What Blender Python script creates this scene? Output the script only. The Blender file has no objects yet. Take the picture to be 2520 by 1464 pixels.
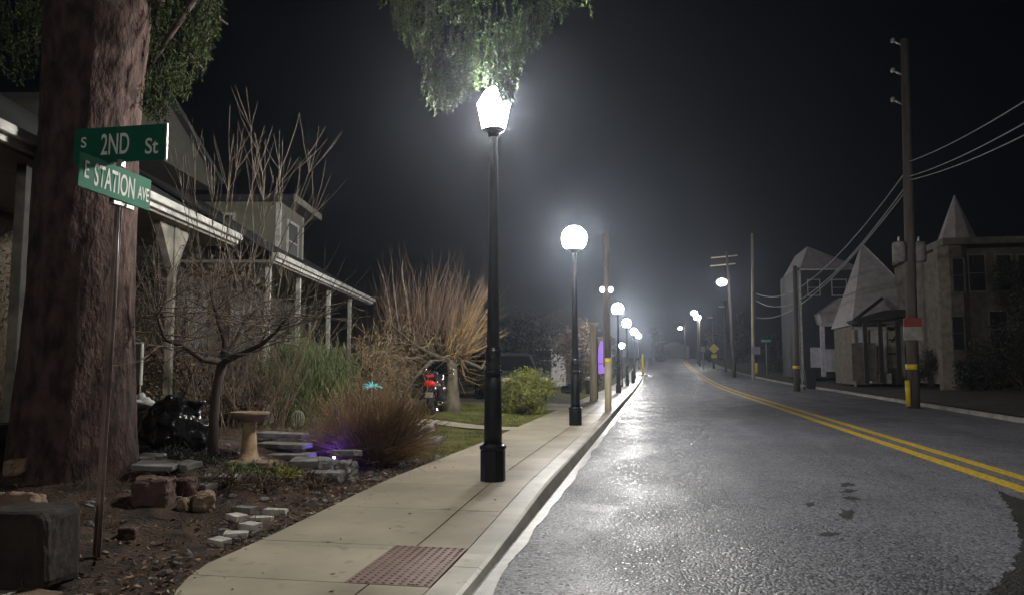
import bpy, math, random
from mathutils import Vector, Matrix, noise
random.seed(7)
R = math.radians
V = Vector
sc = bpy.context.scene
col = sc.collection

# ------------------------------------------------------------------ camera
FPX, W, H, VX, VY, EYE = 1900.0, 2520.0, 1464.0, 1612.0, 902.0, 1.5
PHI = math.atan((VY - H / 2) / FPX)
THE = math.atan((VX - W / 2) * math.cos(PHI) / FPX)
cam = bpy.data.cameras.new('camera')
cam.sensor_width = 36
cam.lens = 36 * FPX / W
cam.clip_start = .05
cam.clip_end = 2000
co = bpy.data.objects.new('camera', cam)
col.objects.link(co)
co.location = (0, 0, EYE)
co.rotation_euler = (R(90) + PHI, 0, THE)
sc.camera = co
RV = V((math.cos(THE), math.sin(THE), 0))
FV = V((-math.sin(THE) * math.cos(PHI), math.cos(THE) * math.cos(PHI), math.sin(PHI)))
UV = RV.cross(FV)
CP = V((0, 0, EYE))


def ray(px, py):
    return RV * ((px - W / 2) / FPX) + UV * ((H / 2 - py) / FPX) + FV


def P(px, py, z):                       # where a sight line meets a level plane
    d = ray(px, py)
    return CP + d * ((z - EYE) / d.z)


def Q(px, py, Y):                       # where it meets the plane at distance Y
    d = ray(px, py)
    return CP + d * (Y / d.y)


def PX(px, py, X):
    d = ray(px, py)
    return CP + d * (X / d.x)


def clamp(a, lo=0., hi=1.):
    return max(lo, min(hi, a))


def sstep(a):
    a = clamp(a)
    return a * a * (3 - 2 * a)


def interp(pts, x):
    if x <= pts[0][0]:
        return pts[0][1]
    for (a, b), (c, d) in zip(pts, pts[1:]):
        if x <= c:
            return b + (d - b) * (x - a) / (c - a)
    return pts[-1][1]


# ------------------------------------------------------------------ ground heights
def rz(Y):
    y = clamp(Y, 45, 145) - 45
    return y * y * .00030


def sw(Y):                              # sidewalk top
    return .035 + .105 * sstep((Y - 5.2) / 4.5) + rz(Y)


def nz(x, y, s=1., o=0.):
    return noise.noise(V((x * s + o, y * s - o, o * .7)))


EDGE_IN = [(3.5, -2.75), (4.4, -2.95), (4.9, -3.2), (5.4, -3.32), (7, -3.27), (14, -3.1), (60, -3.0), (200, -3.0)]
EDGE_R = [(-20, 9.2), (20, 9.55), (50, 10.7), (78, 10.1), (120, 9.0), (200, 8.5)]


def edge_in(Y):
    return interp(EDGE_IN, Y)


def edge_r(Y):
    return interp(EDGE_R, Y)


def gl(X, Y):                           # garden side
    s = sstep((edge_in(Y) - X - .35) / 2.2)
    z = sw(Y) - .03 + (.16 + .26 * sstep((Y - 5.5) / 2.5) * sstep((15 - Y) / 4)) * s + .5 * sstep((-9 - X) / 10)
    fade = clamp((edge_in(Y) - X) / .35)
    near = 1 if Y < 14 else .35
    return z + fade * near * (.035 * nz(X, Y, 1.7, 3) + .022 * nz(X, Y, 6, 9) + .012 * nz(X, Y, 15, 1))


def gr(X, Y):                           # far side of the road
    s = clamp((X - edge_r(Y)) / 12)
    return rz(Y) + .13 + .45 * s + .03 * nz(X, Y, .7, 5)


def hit(px, py, g=gl):
    d = ray(px, py)
    t = 2.0
    while t < 300:
        p = CP + d * t
        if p.z <= g(p.x, p.y):
            return p
        t += .02 if t < 30 else .1
    return CP + d * 300


# ------------------------------------------------------------------ mesh builder
class MB:
    def __init__(s):
        s.v = []
        s.f = []
        s.sm = []

    def add(s, vs, fs, smooth=False):
        b = len(s.v)
        s.v.extend(V(a) for a in vs)
        for f in fs:
            s.f.append([b + i for i in f])
            s.sm.append(smooth)
        return s

    def box(s, c, size, rz_=0., rx=0., ry=0., taper=1., jit=0.):
        m = Matrix.Rotation(rz_, 3, 'Z') @ Matrix.Rotation(ry, 3, 'Y') @ Matrix.Rotation(rx, 3, 'X')
        c = V(c)
        vs = []
        for k in (-1, 1):
            t = taper if k > 0 else 1
            for (i, j) in ((-1, -1), (1, -1), (1, 1), (-1, 1)):
                q = V((i * size[0] / 2 * t, j * size[1] / 2 * t, k * size[2] / 2))
                if jit:
                    q += V((random.uniform(-jit, jit), random.uniform(-jit, jit), random.uniform(-jit, jit)))
                vs.append(c + m @ q)
        return s.add(vs, [(3, 2, 1, 0), (4, 5, 6, 7), (0, 1, 5, 4), (1, 2, 6, 5), (2, 3, 7, 6), (3, 0, 4, 7)])

    def box2(s, a, b):
        a, b = V(a), V(b)
        return s.box((a + b) / 2, [abs(b[i] - a[i]) for i in range(3)])

    def tube(s, pts, rad, n=6, cap=True, smooth=True):
        pts = [V(p) for p in pts]
        if not hasattr(rad, '__len__'):
            rad = [rad] * len(pts)
        t0 = (pts[1] - pts[0]).normalized()
        a = V((1, 0, 0)) if abs(t0.x) < .8 else V((0, 1, 0))
        a = (a - t0 * a.dot(t0)).normalized()
        vs = []
        for i, p in enumerate(pts):
            t = (pts[min(i + 1, len(pts) - 1)] - pts[max(i - 1, 0)]).normalized()
            a = a - t * a.dot(t)
            a = a.normalized() if a.length > 1e-6 else t.orthogonal().normalized()
            b = t.cross(a)
            for k in range(n):
                w = 2 * math.pi * k / n
                vs.append(p + (a * math.cos(w) + b * math.sin(w)) * rad[i])
        fs = []
        for i in range(len(pts) - 1):
            for k in range(n):
                fs.append((i * n + k, i * n + (k + 1) % n, (i + 1) * n + (k + 1) % n, (i + 1) * n + k))
        if cap:
            fs.append(tuple(range(n - 1, -1, -1)))
            fs.append(tuple(range((len(pts) - 1) * n, len(pts) * n)))
        return s.add(vs, fs, smooth)

    def lathe(s, c, prof, n=16, smooth=True, rot=0., sx=1., sy=1.):
        c = V(c)
        vs = []
        for r, z in prof:
            for k in range(n):
                w = rot + 2 * math.pi * k / n
                vs.append(c + V((r * sx * math.cos(w), r * sy * math.sin(w), z)))
        fs = []
        for i in range(len(prof) - 1):
            for k in range(n):
                fs.append((i * n + k, i * n + (k + 1) % n, (i + 1) * n + (k + 1) % n, (i + 1) * n + k))
        fs.append(tuple(range(n - 1, -1, -1)))
        fs.append(tuple(range((len(prof) - 1) * n, len(prof) * n)))
        return s.add(vs, fs, smooth)

    def ball(s, c, r, nu=14, nv=9, rough=0., seed=0., smooth=True):
        c = V(c)
        r = V(r) if hasattr(r, '__len__') else V((r, r, r))
        vs = []
        for i in range(nv + 1):
            ph = math.pi * (i / nv) * .998 + .001
            for k in range(nu):
                w = 2 * math.pi * k / nu
                d = V((math.sin(ph) * math.cos(w), math.sin(ph) * math.sin(w), math.cos(ph)))
                q = 1 + rough * noise.noise(d * 1.6 + V((seed, seed * 2, 0))) + rough * .5 * noise.noise(d * 4 + V((seed, 0, seed)))
                vs.append(c + V((d.x * r.x, d.y * r.y, d.z * r.z)) * q)
        fs = []
        for i in range(nv):
            for k in range(nu):
                fs.append((i * nu + k, (i + 1) * nu + k, (i + 1) * nu + (k + 1) % nu, i * nu + (k + 1) % nu))
        return s.add(vs, fs, smooth)

    def prism(s, prof, d0, d1, axis='y'):       # prof: list of (a,b); extrude along the axis
        n = len(prof)
        if axis == 'y':
            mk = lambda a, b, d: (a, d, b)
        elif axis == 'x':
            mk = lambda a, b, d: (d, a, b)
        else:
            mk = lambda a, b, d: (a, b, d)
        vs = [mk(a, b, d0) for a, b in prof] + [mk(a, b, d1) for a, b in prof]
        fs = [tuple(range(n)), tuple(range(2 * n - 1, n - 1, -1))]
        for i in range(n):
            j = (i + 1) % n
            fs.append((j, i, n + i, n + j))
        return s.add(vs, fs)

    def leaf(s, p, size, stretch=1., d=None, wd=.5):
        if d is None:
            d = V((random.gauss(0, 1), random.gauss(0, 1), random.gauss(0, 1)))
        d = d.normalized()
        a = d.orthogonal().normalized()
        a = (Matrix.Rotation(random.uniform(0, 6.283), 3, d) @ a)
        l = d * size * stretch
        w = a * size * wd
        return s.add([p - l, p + w, p + l, p - w], [(0, 1, 2, 3)])

    def build(s, name, m, parent=None, local=False, bevel=0., kind=None):
        me = bpy.data.meshes.new(name)
        vs = s.v
        if parent is not None and not local:
            inv = root_matrix(parent).inverted()
            vs = [inv @ v for v in vs]
        me.from_pydata([tuple(v) for v in vs], [], s.f)
        me.polygons.foreach_set('use_smooth', s.sm)
        me.materials.append(m)
        me.update()
        o = bpy.data.objects.new(name, me)
        col.objects.link(o)
        if parent is not None:
            o.parent = parent
        if bevel:
            b = o.modifiers.new('bevel', 'BEVEL')
            b.width = bevel
            b.segments = 2
            b.limit_method = 'ANGLE'
        if kind:
            o['kind'] = kind
        return o


def root_matrix(o):
    m = Matrix.LocRotScale(o.location, o.rotation_euler, o.scale)
    return root_matrix(o.parent) @ m if o.parent else m


def tag(o, label, cat, group=None):
    o['label'] = label
    o['category'] = cat
    if group:
        o['group'] = group
    return o


def thing(name, loc, label, cat, group=None, rot=0.):
    o = bpy.data.objects.new(name, None)
    o.empty_display_size = .2
    col.objects.link(o)
    o.location = loc
    o.rotation_euler = (0, 0, rot)
    return tag(o, label, cat, group)


def copy_tree(o, parent=None):
    c = o.copy()
    col.objects.link(c)
    if parent:
        c.parent = parent
    for ch in list(o.children):
        copy_tree(ch, c)
    return c


# ------------------------------------------------------------------ materials
def mat(name, c, rough=.8, var=.25, scale=6., bump=0., bscale=40., metal=0., spec=.5, hue=None, stretch=None,
        coat=0., detail=4., bdist=.01):
    m = bpy.data.materials.new(name)
    m.use_nodes = True
    nt = m.node_tree
    b = nt.nodes['Principled BSDF']
    b.inputs['Roughness'].default_value = rough
    b.inputs['Metallic'].default_value = metal
    b.inputs['Specular IOR Level'].default_value = spec
    if coat:
        b.inputs['Coat Weight'].default_value = coat
    tc = nt.nodes.new('ShaderNodeTexCoord')
    mp = nt.nodes.new('ShaderNodeMapping')
    if stretch:
        mp.inputs['Scale'].default_value = stretch
    nt.links.new(tc.outputs['Object'], mp.inputs[0])
    n = nt.nodes.new('ShaderNodeTexNoise')
    n.inputs['Scale'].default_value = scale
    n.inputs['Detail'].default_value = detail
    nt.links.new(mp.outputs[0], n.inputs['Vector'])
    r = nt.nodes.new('ShaderNodeValToRGB')
    lo = [x * (1 - var) for x in c]
    hi = [x * (1 + var) for x in (hue or c)]
    r.color_ramp.elements[0].color = (*lo, 1)
    r.color_ramp.elements[1].color = (*hi, 1)
    r.color_ramp.elements[0].position = .33
    r.color_ramp.elements[1].position = .67
    nt.links.new(n.outputs['Fac'], r.inputs[0])
    nt.links.new(r.outputs[0], b.inputs['Base Color'])
    if bump:
        n2 = nt.nodes.new('ShaderNodeTexNoise')
        n2.inputs['Scale'].default_value = bscale
        n2.inputs['Detail'].default_value = 5
        nt.links.new(mp.outputs[0], n2.inputs['Vector'])
        bp = nt.nodes.new('ShaderNodeBump')
        bp.inputs['Strength'].default_value = bump
        bp.inputs['Distance'].default_value = bdist
        nt.links.new(n2.outputs['Fac'], bp.inputs['Height'])
        nt.links.new(bp.outputs[0], b.inputs['Normal'])
    return m


def emit(name, c, strength):
    m = bpy.data.materials.new(name)
    m.use_nodes = True
    nt = m.node_tree
    b = nt.nodes['Principled BSDF']
    b.inputs['Base Color'].default_value = (*[min(.9, x) for x in c], 1)
    b.inputs['Emission Color'].default_value = (*c, 1)
    b.inputs['Emission Strength'].default_value = strength
    return m


def siding(name, c, step=.14, rough=.7):
    m = mat(name, c, rough, .15, 3)
    nt = m.node_tree
    b = nt.nodes['Principled BSDF']
    tc = nt.nodes.new('ShaderNodeTexCoord')
    sp = nt.nodes.new('ShaderNodeSeparateXYZ')
    nt.links.new(tc.outputs['Object'], sp.inputs[0])
    mu = nt.nodes.new('ShaderNodeMath')
    mu.operation = 'MULTIPLY'
    mu.inputs[1].default_value = 1 / step
    nt.links.new(sp.outputs['Z'], mu.inputs[0])
    fr = nt.nodes.new('ShaderNodeMath')
    fr.operation = 'FRACT'
    nt.links.new(mu.outputs[0], fr.inputs[0])
    bp = nt.nodes.new('ShaderNodeBump')
    bp.inputs['Strength'].default_value = .9
    bp.inputs['Distance'].default_value = .02
    bp.invert = True
    nt.links.new(fr.outputs[0], bp.inputs['Height'])
    nt.links.new(bp.outputs[0], b.inputs['Normal'])
    return m


def shingle(name, c):
    m = mat(name, c, .85, .3, 9, .5, 60)
    return m


M = {}
M['concrete'] = mat('concrete', (.53, .47, .365), .33, .2, 1.1, .35, 130, bdist=.004, detail=12)
M['curb'] = mat('curb_concrete', (.52, .485, .41), .42, .22, 2.2, .35, 90, bdist=.004, detail=9)
M['far_curb'] = mat('weathered_curb', (.26, .245, .215), .8, .3, 2.2, .35, 90, bdist=.004)  # darker, duller concrete for the far kerb
M['joint'] = mat('joint_dirt', (.03, .026, .02), .95, .3, 20)
M['gutter'] = mat('gutter_concrete', (.60, .59, .56), .35, .2, 5, .4, 60, detail=8)
M['mulch'] = None
M['black_metal'] = mat('black_painted_metal', (.006, .006, .0065), .42, .3, 14, .15, 90, spec=.22)
M['black_gloss'] = mat('black_gloss_paint', (.006, .006, .0065), .2, .3, 14, .3, 40, spec=.5)
M['bark'] = mat('spruce_bark', (.040, .023, .020), .95, .5, 8, 1., 22, hue=(.070, .042, .036), stretch=(1, 1, .5), bdist=.04, detail=10)
M['needle'] = mat('spruce_needles', (.018, .04, .008), .7, .5, 3, hue=(.045, .078, .016), spec=.2)
M['needle_dim'] = mat('old_spruce_needles', (.011, .022, .005), .75, .5, 3, hue=(.03, .045, .010), spec=.2)  # darker copy of the needles: dimmer light put into the colour
M['twig_dark'] = mat('dark_twig', (.035, .028, .018), .85, .4, 8)
M['twig'] = mat('brown_twig', (.10, .06, .042), .8, .4, 8, hue=(.15, .095, .06))
M['twig_grey'] = mat('grey_brown_twig', (.085, .066, .05), .8, .4, 8, hue=(.125, .098, .075))
M['birch'] = mat('pale_limb_bark', (.19, .165, .135), .8, .75, 7, .4, 20)  # white lamplight on the limbs put into the bark colour
M['straw'] = mat('tan_stem', (.21, .15, .085), .8, .45, 3, hue=(.29, .215, .125))
M['gold'] = mat('golden_shoot', (.27, .19, .075), .7, .35, 2.5, hue=(.30, .19, .09))
M['whip'] = mat('yellow_brown_shoot', (.165, .112, .066), .75, .45, 2.5, hue=(.17, .105, .07))
M['whip_dim'] = mat('brown_shoot', (.12, .09, .06), .85, .4, 2.5, hue=(.15, .11, .07))
M['dark_bark'] = mat('dark_bark', (.05, .035, .028), .9, .4, 9, .8, 25, stretch=(1, 1, .4))
M['pale_bark'] = mat('pale_bark', (.13, .108, .075), .85, .35, 7, .7, 25, stretch=(1, 1, .4))
M['green_leaf'] = mat('shrub_leaf_green', (.07, .105, .032), .6, .5, 4, hue=(.12, .155, .055))
M['lime_leaf'] = mat('shrub_leaf_lime', (.15, .17, .025), .6, .45, 5, hue=(.21, .215, .045))
M['dark_leaf'] = mat('dark_leaf', (.02, .026, .015), .7, .5, 2)
M['brown_leaf'] = mat('dry_brush', (.085, .058, .038), .8, .45, 3, hue=(.12, .085, .055))
M['dry_grass'] = mat('dry_ornamental_grass', (.15, .085, .045), .75, .45, 3, hue=(.19, .12, .055))
M['grass'] = mat('lawn_grass', (.085, .115, .022), .7, .5, 2, hue=(.19, .19, .04))
M['litter'] = mat('dead_leaf', (.13, .055, .03), .75, .6, 12, hue=(.24, .16, .10))
M['pale_litter'] = mat('pale_leaf', (.42, .38, .30), .5, .4, 12)
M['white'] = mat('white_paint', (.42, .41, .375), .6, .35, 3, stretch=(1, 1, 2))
M['old_white'] = mat('weathered_white_paint', (.17, .155, .125), .7, .45, 4)  # dimmer copy of the white: weak light on the trim put into the colour
M['green_sign'] = mat('sign_green', (.003, .15, .082), .65, .12, 3, spec=.15)
M['green_sign_dim'] = mat('sign_green_old', (.003, .105, .062), .6, .15, 3, spec=.2)  # blade turned away from the lamps: its shade put into the green
M['letter'] = mat('sign_letter', (.72, .76, .72), .6, .08, 9, spec=.2)
M['galv'] = mat('galvanised_steel', (.42, .41, .40), .45, .2, 14, metal=.6)
M['post_rust'] = mat('sign_post_steel', (.24, .175, .155), .5, .3, 5, metal=.2, hue=(.3, .22, .2))
M['tactile'] = mat('tactile_clay', (.27, .17, .145), .6, .15, 8, .2, 80)
M['yellow'] = mat('yellow_road_paint', (.72, .49, .035), .55, .4, 16, .5, 60, detail=9)
M['yellow_post'] = mat('yellow_plastic', (.66, .50, .02), .5, .1, 5)
M['reflect_yellow'] = mat('yellow_band', (.72, .52, .02), .4, .1, 5)
M['wood_pole'] = mat('creosoted_pole', (.085, .07, .06), .9, .3, 6, .6, 30, stretch=(1, 1, .15))
M['pale_pole'] = mat('new_pole_wood', (.46, .39, .26), .85, .25, 6, .6, 30, stretch=(1, 1, .15))
M['wire'] = mat('weathered_cable', (.07, .07, .075), .5, .2, 3)
M['stone_grey'] = mat('grey_stone', (.19, .185, .175), .85, .35, 5, .6, 22, detail=8)
M['stone_red'] = mat('red_sandstone', (.10, .06, .05), .9, .35, 5, .7, 22, detail=8)
M['stone_tan'] = mat('tan_stone', (.22, .155, .105), .85, .3, 5, .6, 22, detail=8)
M['paver'] = mat('white_paver', (.52, .50, .46), .8, .25, 9, .5, 40)
M['terracotta'] = mat('bird_bath_concrete', (.36, .25, .15), .9, .35, 9, .3, 40)
M['bag'] = mat('black_plastic', (.008, .009, .01), .22, .3, 3, .7, 5, bdist=.05, spec=.6)
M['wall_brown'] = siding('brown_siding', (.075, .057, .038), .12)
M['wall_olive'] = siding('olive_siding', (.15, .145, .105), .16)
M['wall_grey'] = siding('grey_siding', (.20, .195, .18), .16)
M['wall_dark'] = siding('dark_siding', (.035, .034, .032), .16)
M['wall_shade'] = siding('weathered_siding', (.05, .048, .038), .16)  # darker olive siding for the gabled dormer and the far building
M['frame_dark'] = mat('dark_frame', (.05, .045, .04), .6, .2, 5)
M['wall_tan'] = mat('tan_stucco', (.13, .11, .088), .9, .3, 3, .3, 30)
M['wall_blue'] = siding('slate_siding', (.022, .022, .028), .16)
M['roof_dark'] = shingle('dark_shingles', (.022, .022, .024))
M['roof_grey'] = siding('grey_shingles', (.34, .31, .32), .24, .85)
M['soffit'] = mat('soffit_board', (.17, .155, .125), .7, .15, 4)
M['porch_wood'] = mat('porch_wood', (.16, .14, .11), .8, .3, 5)
M['window'] = mat('window_pane', (.008, .009, .011), .45, .2, 2)
M['pale_pane'] = mat('curtained_pane', (.52, .50, .56), .45, .2, 3)
M['door'] = mat('pale_door', (.58, .55, .53), .6, .15, 4)
M['gate_panel'] = siding('gate_panel', (.33, .31, .25), .5)
M['house_trim'] = mat('house_trim', (.42, .40, .38), .6, .25, 5)
M['tan_trim'] = mat('tan_trim', (.20, .175, .145), .7, .25, 5)
M['canvas'] = mat('dark_canopy', (.02, .019, .018), .7, .3, 4)
M['car_paint'] = mat('grey_car_paint', (.11, .115, .12), .32, .08, 2, metal=.3, coat=.4)
M['glass_dark'] = mat('car_glass', (.006, .007, .009), .08, .1, 2, spec=.7)
M['rubber'] = mat('rubber', (.012, .012, .012), .85, .2, 9)
M['chrome'] = mat('chrome', (.75, .75, .75), .12, .05, 5, metal=1)
M['red_lens'] = mat('red_lens', (.75, .02, .02), .25, .1, 5)
M['clear_lens'] = mat('clear_lens', (.75, .75, .75), .15, .1, 5)
M['moto_paint'] = mat('dark_violet_paint', (.03, .018, .03), .25, .2, 5, coat=.5)
M['seat'] = mat('seat_vinyl', (.09, .06, .055), .5, .2, 9)
M['red_board'] = mat('red_notice', (.24, .035, .028), .6, .1, 5)
M['white_board'] = mat('pale_notice', (.28, .27, .24), .6, .2, 5)
M['sign_yellow'] = mat('sign_yellow', (.50, .40, .03), .5, .1, 5)
M['sign_purple'] = mat('pinkish_notice', (.30, .24, .32), .6, .1, 5)
M['bin'] = mat('dark_bin_plastic', (.014, .014, .016), .5, .2, 5)
M['sheet'] = mat('white_plastic_sheet', (.55, .55, .56), .3, .2, 4, .8, 6, bdist=.04)
M['pale_panel'] = mat('pale_panel', (.42, .41, .37), .5, .2, 4, .3, 10)
M['rust_block'] = mat('dark_timber', (.035, .025, .02), .9, .4, 5, .6, 18)
M['lamp_white'] = emit('lamp_glass_lit', (1., .97, .90), 800)
M['globe_white'] = emit('lamp_globe_lit', (1., .98, .95), 450)
M['cool_white'] = emit('cool_globe_lit', (.88, .97, 1.), 45)
M['cobra_white'] = emit('road_light_lens', (1., .98, .96), 85)
M['flood'] = emit('flood_lens', (.97, 1., .97), 9)
M['purple_glow'] = emit('purple_lit_banner', (.42, .20, .92), .62)
M['teal_glow'] = emit('teal_led', (.16, .60, .62), .62)
M['garden_glow'] = emit('garden_led', (1., .95, .95), 6)
M['violet_glow'] = emit('violet_led', (.15, .05, 1.), 1300)


def weather_concrete(m):
    nt = m.node_tree
    N, L = nt.nodes.new, nt.links.new
    b = nt.nodes['Principled BSDF']
    src = b.inputs['Base Color'].links[0].from_socket
    tc = N('ShaderNodeTexCoord')
    sp = N('ShaderNodeSeparateXYZ')
    L(tc.outputs['Object'], sp.inputs[0])

    def chain(v, op, k):
        x = N('ShaderNodeMath')
        x.operation = op
        L(v, x.inputs[0])
        if k is not None:
            x.inputs[1].default_value = k
        return x.outputs[0]
    fl = chain(chain(chain(sp.outputs['Y'], 'SUBTRACT', .36), 'DIVIDE', 1.42), 'FLOOR', None)
    wn = N('ShaderNodeTexWhiteNoise')
    wn.noise_dimensions = '1D'
    L(fl, wn.inputs['W'])
    tone = N('ShaderNodeMapRange')
    tone.inputs['To Min'].default_value = .86
    tone.inputs['To Max'].default_value = 1.06
    L(wn.outputs['Value'], tone.inputs['Value'])
    spots = N('ShaderNodeTexNoise')
    spots.inputs['Scale'].default_value = 7
    spots.inputs['Detail'].default_value = 6
    L(tc.outputs['Object'], spots.inputs['Vector'])
    sr = N('ShaderNodeMapRange')
    sr.inputs['From Min'].default_value = .60
    sr.inputs['From Max'].default_value = .72
    sr.inputs['To Min'].default_value = 1.
    sr.inputs['To Max'].default_value = .62
    L(spots.outputs['Fac'], sr.inputs['Value'])
    stain = N('ShaderNodeTexNoise')
    stain.inputs['Scale'].default_value = .8
    stain.inputs['Detail'].default_value = 8
    L(tc.outputs['Object'], stain.inputs['Vector'])
    st_ = N('ShaderNodeMapRange')
    st_.inputs['From Min'].default_value = .4
    st_.inputs['From Max'].default_value = .65
    st_.inputs['To Min'].default_value = 1.04
    st_.inputs['To Max'].default_value = .8
    L(stain.outputs['Fac'], st_.inputs['Value'])
    cur = None
    for k in (tone.outputs[0], sr.outputs[0], st_.outputs[0]):
        if cur is None:
            cur = k
            continue
        x = N('ShaderNodeMath')
        x.operation = 'MULTIPLY'
        L(cur, x.inputs[0])
        L(k, x.inputs[1])
        cur = x.outputs[0]
    vm = N('ShaderNodeVectorMath')
    vm.operation = 'SCALE'
    L(src, vm.inputs[0])
    L(cur, vm.inputs['Scale'])
    L(vm.outputs[0], b.inputs['Base Color'])


weather_concrete(M['concrete'])
weather_concrete(M['curb'])


def ground_mat():                       # mulch near, lawn farther on: both keep their place on the ground
    m = mat('garden_soil', (.03, .02, .014), .95, .6, 4, 1., 30, hue=(.055, .033, .022), bdist=.03)
    nt = m.node_tree
    b = nt.nodes['Principled BSDF']
    base = b.inputs['Base Color'].links[0].from_socket
    tc = nt.nodes.new('ShaderNodeTexCoord')
    sp = nt.nodes.new('ShaderNodeSeparateXYZ')
    nt.links.new(tc.outputs['Object'], sp.inputs[0])
    n = nt.nodes.new('ShaderNodeTexNoise')
    n.inputs['Scale'].default_value = 1.1
    nt.links.new(tc.outputs['Object'], n.inputs['Vector'])
    ad = nt.nodes.new('ShaderNodeMath')
    ad.operation = 'MULTIPLY_ADD'
    ad.inputs[1].default_value = 3.
    nt.links.new(n.outputs['Fac'], ad.inputs[0])
    nt.links.new(sp.outputs['Y'], ad.inputs[2])
    mr = nt.nodes.new('ShaderNodeMapRange')
    mr.inputs['From Min'].default_value = 13.2
    mr.inputs['From Max'].default_value = 14.6
    nt.links.new(ad.outputs[0], mr.inputs['Value'])
    n3 = nt.nodes.new('ShaderNodeTexNoise')
    n3.inputs['Scale'].default_value = 2.5
    n3.inputs['Detail'].default_value = 6
    nt.links.new(tc.outputs['Object'], n3.inputs['Vector'])
    rp = nt.nodes.new('ShaderNodeValToRGB')
    rp.color_ramp.elements[0].color = (.045, .055, .014, 1)
    rp.color_ramp.elements[1].color = (.13, .125, .032, 1)
    rp.color_ramp.elements[0].position = .35
    rp.color_ramp.elements[1].position = .65
    nt.links.new(n3.outputs['Fac'], rp.inputs[0])
    mx = nt.nodes.new('ShaderNodeMix')
    mx.data_type = 'RGBA'
    nt.links.new(mr.outputs[0], mx.inputs['Factor'])
    nt.links.new(base, mx.inputs['A'])
    nt.links.new(rp.outputs[0], mx.inputs['B'])
    nt.links.new(mx.outputs['Result'], b.inputs['Base Color'])
    return m


def asphalt_mat(name, lo, hi, is_dark=False):
    m = bpy.data.materials.new(name)
    m.use_nodes = True
    nt = m.node_tree
    N, L = nt.nodes.new, nt.links.new
    b = nt.nodes['Principled BSDF']
    tc = N('ShaderNodeTexCoord')
    o = tc.outputs['Object']

    def tex(sc_, det, stretch=None):
        n = N('ShaderNodeTexNoise')
        n.inputs['Scale'].default_value = sc_
        n.inputs['Detail'].default_value = det
        if stretch:
            mp = N('ShaderNodeMapping')
            mp.inputs['Scale'].default_value = stretch
            L(o, mp.inputs[0])
            L(mp.outputs[0], n.inputs['Vector'])
        else:
            L(o, n.inputs['Vector'])
        return n.outputs['Fac']

    def rng(src, a, b_, c, d):
        r = N('ShaderNodeMapRange')
        for k, v in zip(('From Min', 'From Max', 'To Min', 'To Max'), (a, b_, c, d)):
            r.inputs[k].default_value = v
        L(src, r.inputs['Value'])
        return r.outputs[0]

    def mix(f, a, b_):
        x = N('ShaderNodeMix')
        for k, v in (('Factor', f), ('A', a), ('B', b_)):
            if isinstance(v, (int, float)):
                x.inputs[k].default_value = v
            else:
                L(v, x.inputs[k])
        return x.outputs['Result']

    def math_(op, a, b_):
        x = N('ShaderNodeMath')
        x.operation = op
        for k, v in ((0, a), (1, b_)):
            if isinstance(v, (int, float)):
                x.inputs[k].default_value = v
            else:
                L(v, x.inputs[k])
        return x.outputs[0]
    vo = N('ShaderNodeTexVoronoi')
    vo.inputs['Scale'].default_value = 44
    L(o, vo.inputs['Vector'])
    sepc = N('ShaderNodeSeparateColor')
    L(vo.outputs['Color'], sepc.inputs[0])
    broad = tex(.5, 6)
    tracks = tex(1., 3, (1.1, .07, 1))
    wornf = mix(.5, broad, tracks)
    tone = mix(.42, wornf, sepc.outputs[0])
    rp = N('ShaderNodeValToRGB')
    rp.color_ramp.elements[0].color = (*lo, 1)
    rp.color_ramp.elements[1].color = (*hi, 1)
    rp.color_ramp.elements[0].position = .28
    rp.color_ramp.elements[1].position = .72
    L(tone, rp.inputs[0])
    L(rp.outputs[0], b.inputs['Base Color'])
    damp = rng(tex(1.3, 5, (1, .45, 1)), .38, .62, .42 if not is_dark else .6, .64 if not is_dark else .8)
    glint = math_('GREATER_THAN', sepc.outputs[1], .88)
    rough = mix(glint, damp, .24 if not is_dark else .6)
    pud = rng(tex(.8, 7), .60, .72, 0., 1.)
    if not is_dark:
        rough = mix(pud, rough, .34)
    L(rough, b.inputs['Roughness'])
    dry = math_('SUBTRACT', 1., math_('MULTIPLY', pud, .5))
    bp = N('ShaderNodeBump')
    bp.inputs['Distance'].default_value = .012
    bp.invert = True
    L(dry, bp.inputs['Strength'])
    L(vo.outputs['Distance'], bp.inputs['Height'])
    bp2 = N('ShaderNodeBump')
    bp2.inputs['Strength'].default_value = .4
    bp2.inputs['Distance'].default_value = .003
    L(tex(120, 3), bp2.inputs['Height'])
    L(bp.outputs[0], bp2.inputs['Normal'])
    L(bp2.outputs[0], b.inputs['Normal'])
    return m


M['mulch'] = ground_mat()
M['asphalt'] = asphalt_mat('asphalt', (.045, .046, .054), (.30, .305, .345))
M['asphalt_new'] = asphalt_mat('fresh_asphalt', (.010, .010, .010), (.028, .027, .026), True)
M['tar'] = mat('tar', (.03, .03, .031), .6, .5, 30, .5, 60)
M['far_soil'] = mat('verge_soil', (.035, .028, .016), .95, .4, 1.2, .8, 12, hue=(.05, .042, .022), bdist=.03)

# ------------------------------------------------------------------ ground, road, sidewalk
def frange(a, b, s):
    r = []
    while a < b - 1e-6:
        r.append(a)
        a += s
    r.append(b)
    return r


g = MB().add([(-220, -30, -.35), (220, -30, -.35), (220, 260, -.35), (-220, 260, -.35)], [(0, 1, 2, 3)])
g.build('ground', M['far_soil'], kind='structure')


def sheet(name, us, ys, f, m):          # us in 0..1 or real; f(u,Y)->point
    vs = [f(u, y) for y in ys for u in us]
    n = len(us)
    fs = [(j * n + i, j * n + i + 1, (j + 1) * n + i + 1, (j + 1) * n + i) for j in range(len(ys) - 1) for i in range(n - 1)]
    return MB().add(vs, fs, True).build(name, m, kind='structure')


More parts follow.
